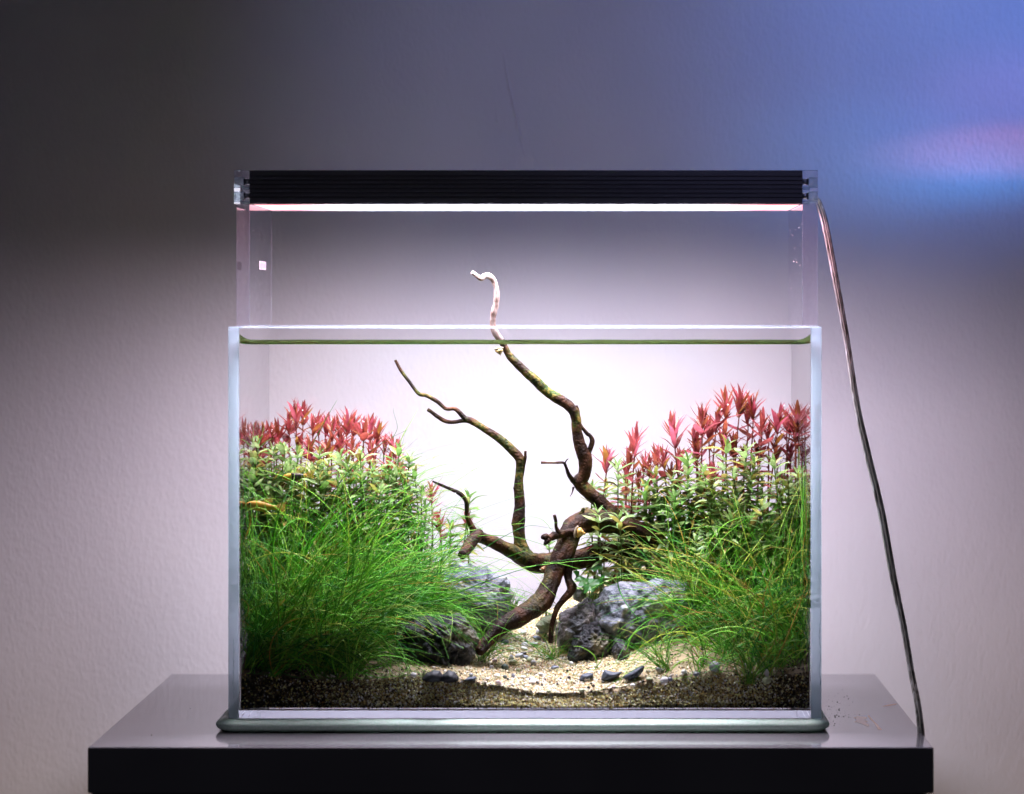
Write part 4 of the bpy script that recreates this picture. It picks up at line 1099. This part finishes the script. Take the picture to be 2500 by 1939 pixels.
def tufted(n, nt, x0, x1, ylo, yhi, pw=1.0):
    """Roots in crowns: each blade stands in one of nt crowns and fans out of it."""
    tx = x0 + (x1 - x0) * rng.uniform(0, 1, nt) ** pw; ty = ylo + (yhi - ylo) * rng.uniform(0, 1, nt)
    k = rng.integers(0, nt, n)
    return tx[k] + rng.normal(0, 9, n), ty[k] + rng.normal(0, .004, n), rng.normal(0, .32, nt)[k], rng.normal(0, .2, nt)[k], rng.uniform(.85, 1.13, nt)[k], k


def mass(n, nt, x0, x1, ylo, yhi, lens, lean, drift, droop, rads, warm=0.0, minlean=-9, dev=.42, curl=(.25, 1.1), floor=None):
    xp, Yr, tlx, tly, tl, k = tufted(n, nt, x0, x1, ylo, yhi)
    xp = np.clip(xp, min(x0, x1) - 4, max(x0, x1) + 10)
    u = np.clip((xp - x0) / (x1 - x0), 0, 1)
    if floor is not None: Yr = np.where(u > floor[0], np.maximum(Yr, floor[1] + .04 * rng.uniform(0, 1, n)), Yr)
    Yr = np.clip(Yr, IY0 + .005, IY1 - .02)
    r0 = rootpts(xp, Yr)
    lx = np.maximum(lean(u) + tlx + rng.normal(0, dev, n), minlean + 0 * u)
    sg = 1 if x1 > x0 else -1
    lx = np.where(u < .14, sg * (np.abs(lx) + .12), lx)
    d0 = np.stack([lx, tly - .05 + rng.normal(0, .28, n), np.ones(n)], 1)
    ln = lens(u) * tl * (.35 + .75 * rng.uniform(0, 1, n) ** .8)
    dr = np.stack([drift(u) + tlx * 1.2 + rng.normal(0, .75, n), rng.normal(-.08, .45, n), np.zeros(n)], 1)
    dr[:, 0] = np.where(u < .14, sg * (np.abs(dr[:, 0]) + .15), dr[:, 0])
    gc = gcols(n, warm) * (rng.uniform(.75, 1.2, nt)[k])[:, None]
    return blades(r0, d0, ln, dr, np.maximum(droop(u) + rng.normal(0, .55, n), .12), rng.uniform(curl[0], curl[1], n), rng.uniform(rads[0], rads[1], n), gc, 16)


I = lambda a, b: (lambda u: np.interp(u, a, b))
b1 = mass(2000, 90, 578, 1045, IY0 + .02, 3.315, I([0, .14, .25, .5, .8, 1], [.135, .20, .31, .295, .19, .115]), I([0, 1], [.22, .45]), I([0, 1], [.55, .9]), I([0, 1], [.35, 1.0]), (.0005, .00095), floor=(.55, 3.25))
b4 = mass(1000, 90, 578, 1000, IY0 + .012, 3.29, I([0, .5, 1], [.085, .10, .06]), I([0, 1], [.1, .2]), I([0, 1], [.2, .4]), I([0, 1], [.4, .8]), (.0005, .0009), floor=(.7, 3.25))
b4 = (b4[0], b4[1], b4[2] * .6)  # undergrowth colour darkened to paint in shade low in the grass
b2 = mass(380, 40, 578, 870, IY0 + .008, 3.215, I([0, .4, 1], [.15, .21, .14]), I([0, 1], [.1, .25]), I([0, 1], [.5, .8]), I([0, 1], [1.0, 1.7]), (.00065, .00105), .02, dev=.6, curl=(.4, 1.6))
b3 = mass(130, 18, 930, 1060, 3.255, 3.325, I([0, 1], [.13, .10]), I([0, 1], [.3, .35]), I([0, 1], [.9, 1.0]), I([0, 1], [1.1, 1.3]), (.0005, .0010), .08)


def join(parts):
    V, Fc, C, k = [], [], [], 0
    for v, f, c in parts:
        V.append(v); Fc.append(f + k); C.append(c); k += len(v)
    return np.concatenate(V), np.concatenate(Fc), np.concatenate(C)


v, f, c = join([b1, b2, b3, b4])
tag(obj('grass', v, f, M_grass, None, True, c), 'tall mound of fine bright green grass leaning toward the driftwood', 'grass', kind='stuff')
b1 = mass(1000, 64, 1982, 1690, IY0 + .02, 3.30, I([0, .5, 1], [.20, .20, .14]), I([0, 1], [-.05, -.12]), I([0, 1], [-.1, -.2]), I([0, 1], [.5, .9]), (.00045, .0009), .08, dev=.6, curl=(.4, 1.5), floor=(.75, 3.25))
b2 = mass(150, 22, 1975, 1690, IY0 + .008, 3.22, I([0, 1], [.16, .11]), I([0, 1], [-.1, -.35]), I([0, 1], [-.3, -.7]), I([0, 1], [1.2, 1.8]), (.0006, .0010), .08, dev=.6, curl=(.4, 1.6))
v, f, c = join([b1, b2])
tag(obj('grass', v, f, M_grass, None, True, c), 'looser clump of thin crossing green grass behind the largest rock', 'grass', kind='stuff')


def tuft(px, py, n, L, spread, lean, label, rad=.00042, Y=None, warm=.02):
    g = ground_hit(px, py) if Y is None else P(px, py, Y)
    r0 = np.array([g[:]]) + np.stack([rng.normal(0, .004, n), rng.normal(0, .003, n), np.zeros(n) - .001], 1)
    d0 = np.stack([lean + rng.normal(0, spread, n), rng.normal(-.1, spread * .7, n), np.ones(n)], 1)
    b = blades(r0, d0, rng.uniform(.5, 1.1, n) * L, np.stack([lean + rng.normal(0, .8, n), rng.normal(0, .3, n), np.zeros(n)], 1), rng.uniform(.1, 1.2, n), rng.uniform(.1, .5, n), np.full(n, rad), gcols(n, warm) * .85, 10)
    o = obj('grass_tuft', b[0] - np.array(g[:]), b[1], M_grass, None, True, b[2])
    o.location = g
    tag(o, label, 'grass tuft')


tuft(1175, 1615, 60, .062, .45, .35, 'dark green grass tuft in front of the driftwood foot')
tuft(1245, 1510, 70, .045, .5, .15, 'bushy fine grass tuft between the back rock and the driftwood trunk', .00034, 3.315)
tuft(1350, 1610, 46, .048, .8, -.15, 'wispy dark grass tuft at the foot of the thin root')
tuft(1450, 1470, 50, .03, .6, 0, 'short pale grass tuft behind the lobed leaves', .0004, 3.33, .2)
tuft(1630, 1635, 34, .075, .6, -.3, 'open grass tuft springing beside the slate flakes', .00055)
tuft(1830, 1668, 40, .08, .45, .1, 'upright grass tuft against the front glass near the soil corner', .0005)
# single long blades that cross the open water
strands = [([(975, 1090, 3.3), (985, 1060, 3.3), (1003, 1030, 3.3), (1020, 998, 3.3)], .00042), ([(955, 1075, 3.31), (970, 1045, 3.31), (962, 1010, 3.31), (960, 995, 3.31)], .0003), ([(760, 1090, 3.29), (795, 1025, 3.29), (822, 978, 3.29)], .00045), ([(1000, 1230, 3.29), (1060, 1200, 3.29), (1130, 1195, 3.28), (1180, 1165, 3.28), (1194, 1139, 3.28)], .00028),
           ([(1350, 1298, 3.27), (1325, 1270, 3.24), (1290, 1262, 3.24), (1264, 1277, 3.24)], .0003), ([(1180, 1340, 3.24), (1230, 1310, 3.23), (1290, 1284, 3.23), (1350, 1291, 3.24)], .00045), ([(1328, 1373, 3.21), (1370, 1377, 3.21), (1420, 1392, 3.22), (1440, 1406, 3.23)], .00045), ([(1240, 1370, 3.22), (1290, 1395, 3.21), (1330, 1430, 3.2), (1365, 1463, 3.2)], .0004),
           ([(1507, 1405, 3.22), (1512, 1440, 3.22), (1540, 1490, 3.2), (1580, 1530, 3.19)], .00075), ([(1530, 1590, 3.19), (1545, 1550, 3.19), (1590, 1528, 3.19), (1640, 1545, 3.19)], .00075), ([(1460, 1632, 3.2), (1450, 1600, 3.2), (1420, 1580, 3.2), (1400, 1578, 3.2)], .0006), ([(1452, 1635, 3.2), (1468, 1612, 3.2), (1473, 1592, 3.2)], .0005)]
for pts, r in strands:
    c = catmull([P(*q)[:] for q in pts], 8)
    v, f = tube(c, [r * min(1, 1.3 - i / len(c)) for i in range(len(c))], 5)
    lab = {1020: 'grass blade reaching above the red stems toward the forked branch', 960: 'faint thin blade curling above the inner end of the grass', 822: 'straight blade sticking out above the red stems', 1194: 'thin blade sweeping up past the thin driftwood branch', 1264: 'thread thin blade arching from the broken stub to the upright branch',
           1350: 'pale blade arching across the open gap to the broken stub', 1440: 'pale blade crossing the trunk toward the lobed leaves', 1365: 'thin blade slanting down across the trunk', 1580: 'thick blade curving down the face of the largest rock', 1640: 'bright blade arched low before the largest rock', 1400: 'blade bent over from the sand before the mossy rock', 1473: 'short upright blade on the sand before the mossy rock'}[pts[-1][0]]
    tag(obj('grass_strand', v, f, M_grass, None, True, np.tile(GC[rng.integers(2, 6)], (len(v), 1))), lab, 'grass blade')

# ------------------------------------------------------------------ snails, fish, bubbles
def snail(px, py, Y, R, label, m, rot):
    g = P(px, py, Y); s = Y / F; R *= s
    e = empty('snail', g, label, 'snail')
    rings = []
    for i in range(60):
        t = i / 59
        a = t * 3.2 * 2 * math.pi
        rr = R * (1 - t) ** 1.1 * .55; zz = R * 1.6 * (t ** 1.1)
        c = Vector((rr * math.cos(a), rr * math.sin(a), zz)); tr = R * .52 * (1 - t) ** 1.05 + R * .02
        tan = Vector((-math.sin(a), math.cos(a), .2)).normalized(); nrm = Vector((math.cos(a), math.sin(a), 0)); bn = tan.cross(nrm)
        rings.append([c + nrm * (tr * math.cos(q * .6283)) + bn * (tr * math.sin(q * .6283)) for q in range(10)])
    v, f = loft(rings)
    M = Matrix.Translation(g) @ Matrix.Rotation(rot, 4, 'Y') @ Matrix.Rotation(.3, 4, 'X')
    link('shell', mesh('shell', v, f, m), e, M)
    pts = catmull([(-R * 1.1, 0, -R * .3), (-R * .4, 0, -R * .45), (R * .5, 0, -R * .5), (R * 1.2, 0, -R * .45)], 4)
    v, f = tube(pts, [R * .16 + R * .2 * math.sin(math.pi * i / (len(pts) - 1)) for i in range(len(pts))], 8)
    link('foot', mesh('foot', v, f, plain('snail_foot', (.30, .24, .16), .4)), e, M)


snail(1412, 1299, 3.276, 13, 'yellow snail on the driftwood arch beside the green stem', plain('yellow_shell', (.50, .30, .07), .3), 1.75)
snail(1327, 1391, 3.285, 8, 'little brown snail under the driftwood limb beside the trunk', plain('brown_shell', (.30, .14, .05), .3), .4)
snail(1219, 855, 3.29, 10, 'brown snail hanging under the water surface beside the branch', plain('olive_shell', (.22, .15, .05), .3), 2.9)

M_fish = plain('yellow_scales', (.45, .25, .025), .4, coat=.1)
M_fin = mat_edge('pale_fin', (.75, .45, .08), .5)
M_dark = plain('black_scales', (.02, .018, .014), .4)


def fish(px, py, Y, Lpx, label, flip, blackband, pitch=0.0):
    s = Y / F; L_ = Lpx * s
    g = P(px, py, Y)
    e = empty('fish', g, label, 'fish')
    prof = [(0, .012, .01), (.03, .045, .03), (.1, .085, .055), (.2, .118, .07), (.32, .13, .072), (.45, .115, .06), (.58, .085, .042), (.7, .062, .028), (.8, .055, .02)]
    rings = [[(x * L_, L_ * w * math.sin(q * .5236), L_ * (h * math.cos(q * .5236) - .02 * math.sin(3 * x))) for q in range(12)] for x, h, w in prof]
    v, f = loft(rings)
    M = Matrix.Translation(g) @ Matrix.Rotation(pitch, 4, 'Y') @ Matrix.Diagonal((-1 if flip else 1, 1, 1, 1))
    link('body', mesh('body', v, f, M_fish), e, M)

    def fin(name, poly, m, th=.004):
        a = [(x * L_, th * L_, z * L_) for x, z in poly]; b = [(x * L_, -th * L_, z * L_) for x, z in poly]
        link(name, mesh(name, *loft([a, b]), m, False), e, M)
    fin('tail_fin', [(.78, .05), (.9, .12), (1.02, .15), (1.0, .02), (1.03, -.13), (.9, -.11), (.78, -.055)], M_fin)
    fin('dorsal_fin', [(.4, .11), (.5, .20), (.66, .22), (.68, .12), (.6, .075)], M_fin)
    fin('belly_fin', [(.42, -.11), (.52, -.2), (.58, -.19), (.55, -.09)], M_fin)
    if blackband:
        rings = [[(x * L_, 1.05 * L_ * w * math.sin(q * .5236), 1.05 * L_ * (h * math.cos(q * .5236) - .02 * math.sin(3 * x))) for q in range(12)] for x, h, w in prof[4:8]]
        link('black_band', mesh('black_band', *loft(rings), M_dark), e, M)
    for sd in (-1, 1):
        v2, f2 = loft([[(.105 * L_ + .026 * L_ * math.sin(k * .5) * math.cos(q * .7854), sd * (.052 * L_ + .012 * L_ * math.cos(k * .5)), .025 * L_ + .026 * L_ * math.sin(k * .5) * math.sin(q * .7854)) for q in range(8)] for k in (.2, 1.2, 2.2, 3)])
        link('eye', mesh('eye', v2, f2, M_dark), e, M)


fish(600, 1231, 3.215, 96, 'yellow fish facing the glass corner beside the grass', False, False, .1)
fish(688, 1166, 3.262, 76, 'yellow fish with a black band swimming among the stems', False, True, -.1)

bb_ = []
bb_ += [(x, y - .0012, z) for x, y, z in random.sample(TIPS, 170)]
for _ in range(45):
    bb_.append(P(random.uniform(600, 1150), random.uniform(1180, 1560), random.uniform(3.17, 3.23))[:])
bb_ = np.array(bb_)
tag(obj('air_bubbles', *grains(bb_, rng.uniform(.0004, .0010, len(bb_)), np.ones((len(bb_), 3)), 1, .05)[:2], plain('bubble', (.85, .85, .87), .08, 0, .8)), 'tiny silvery bubbles clinging to the leaves', 'bubbles', kind='stuff')
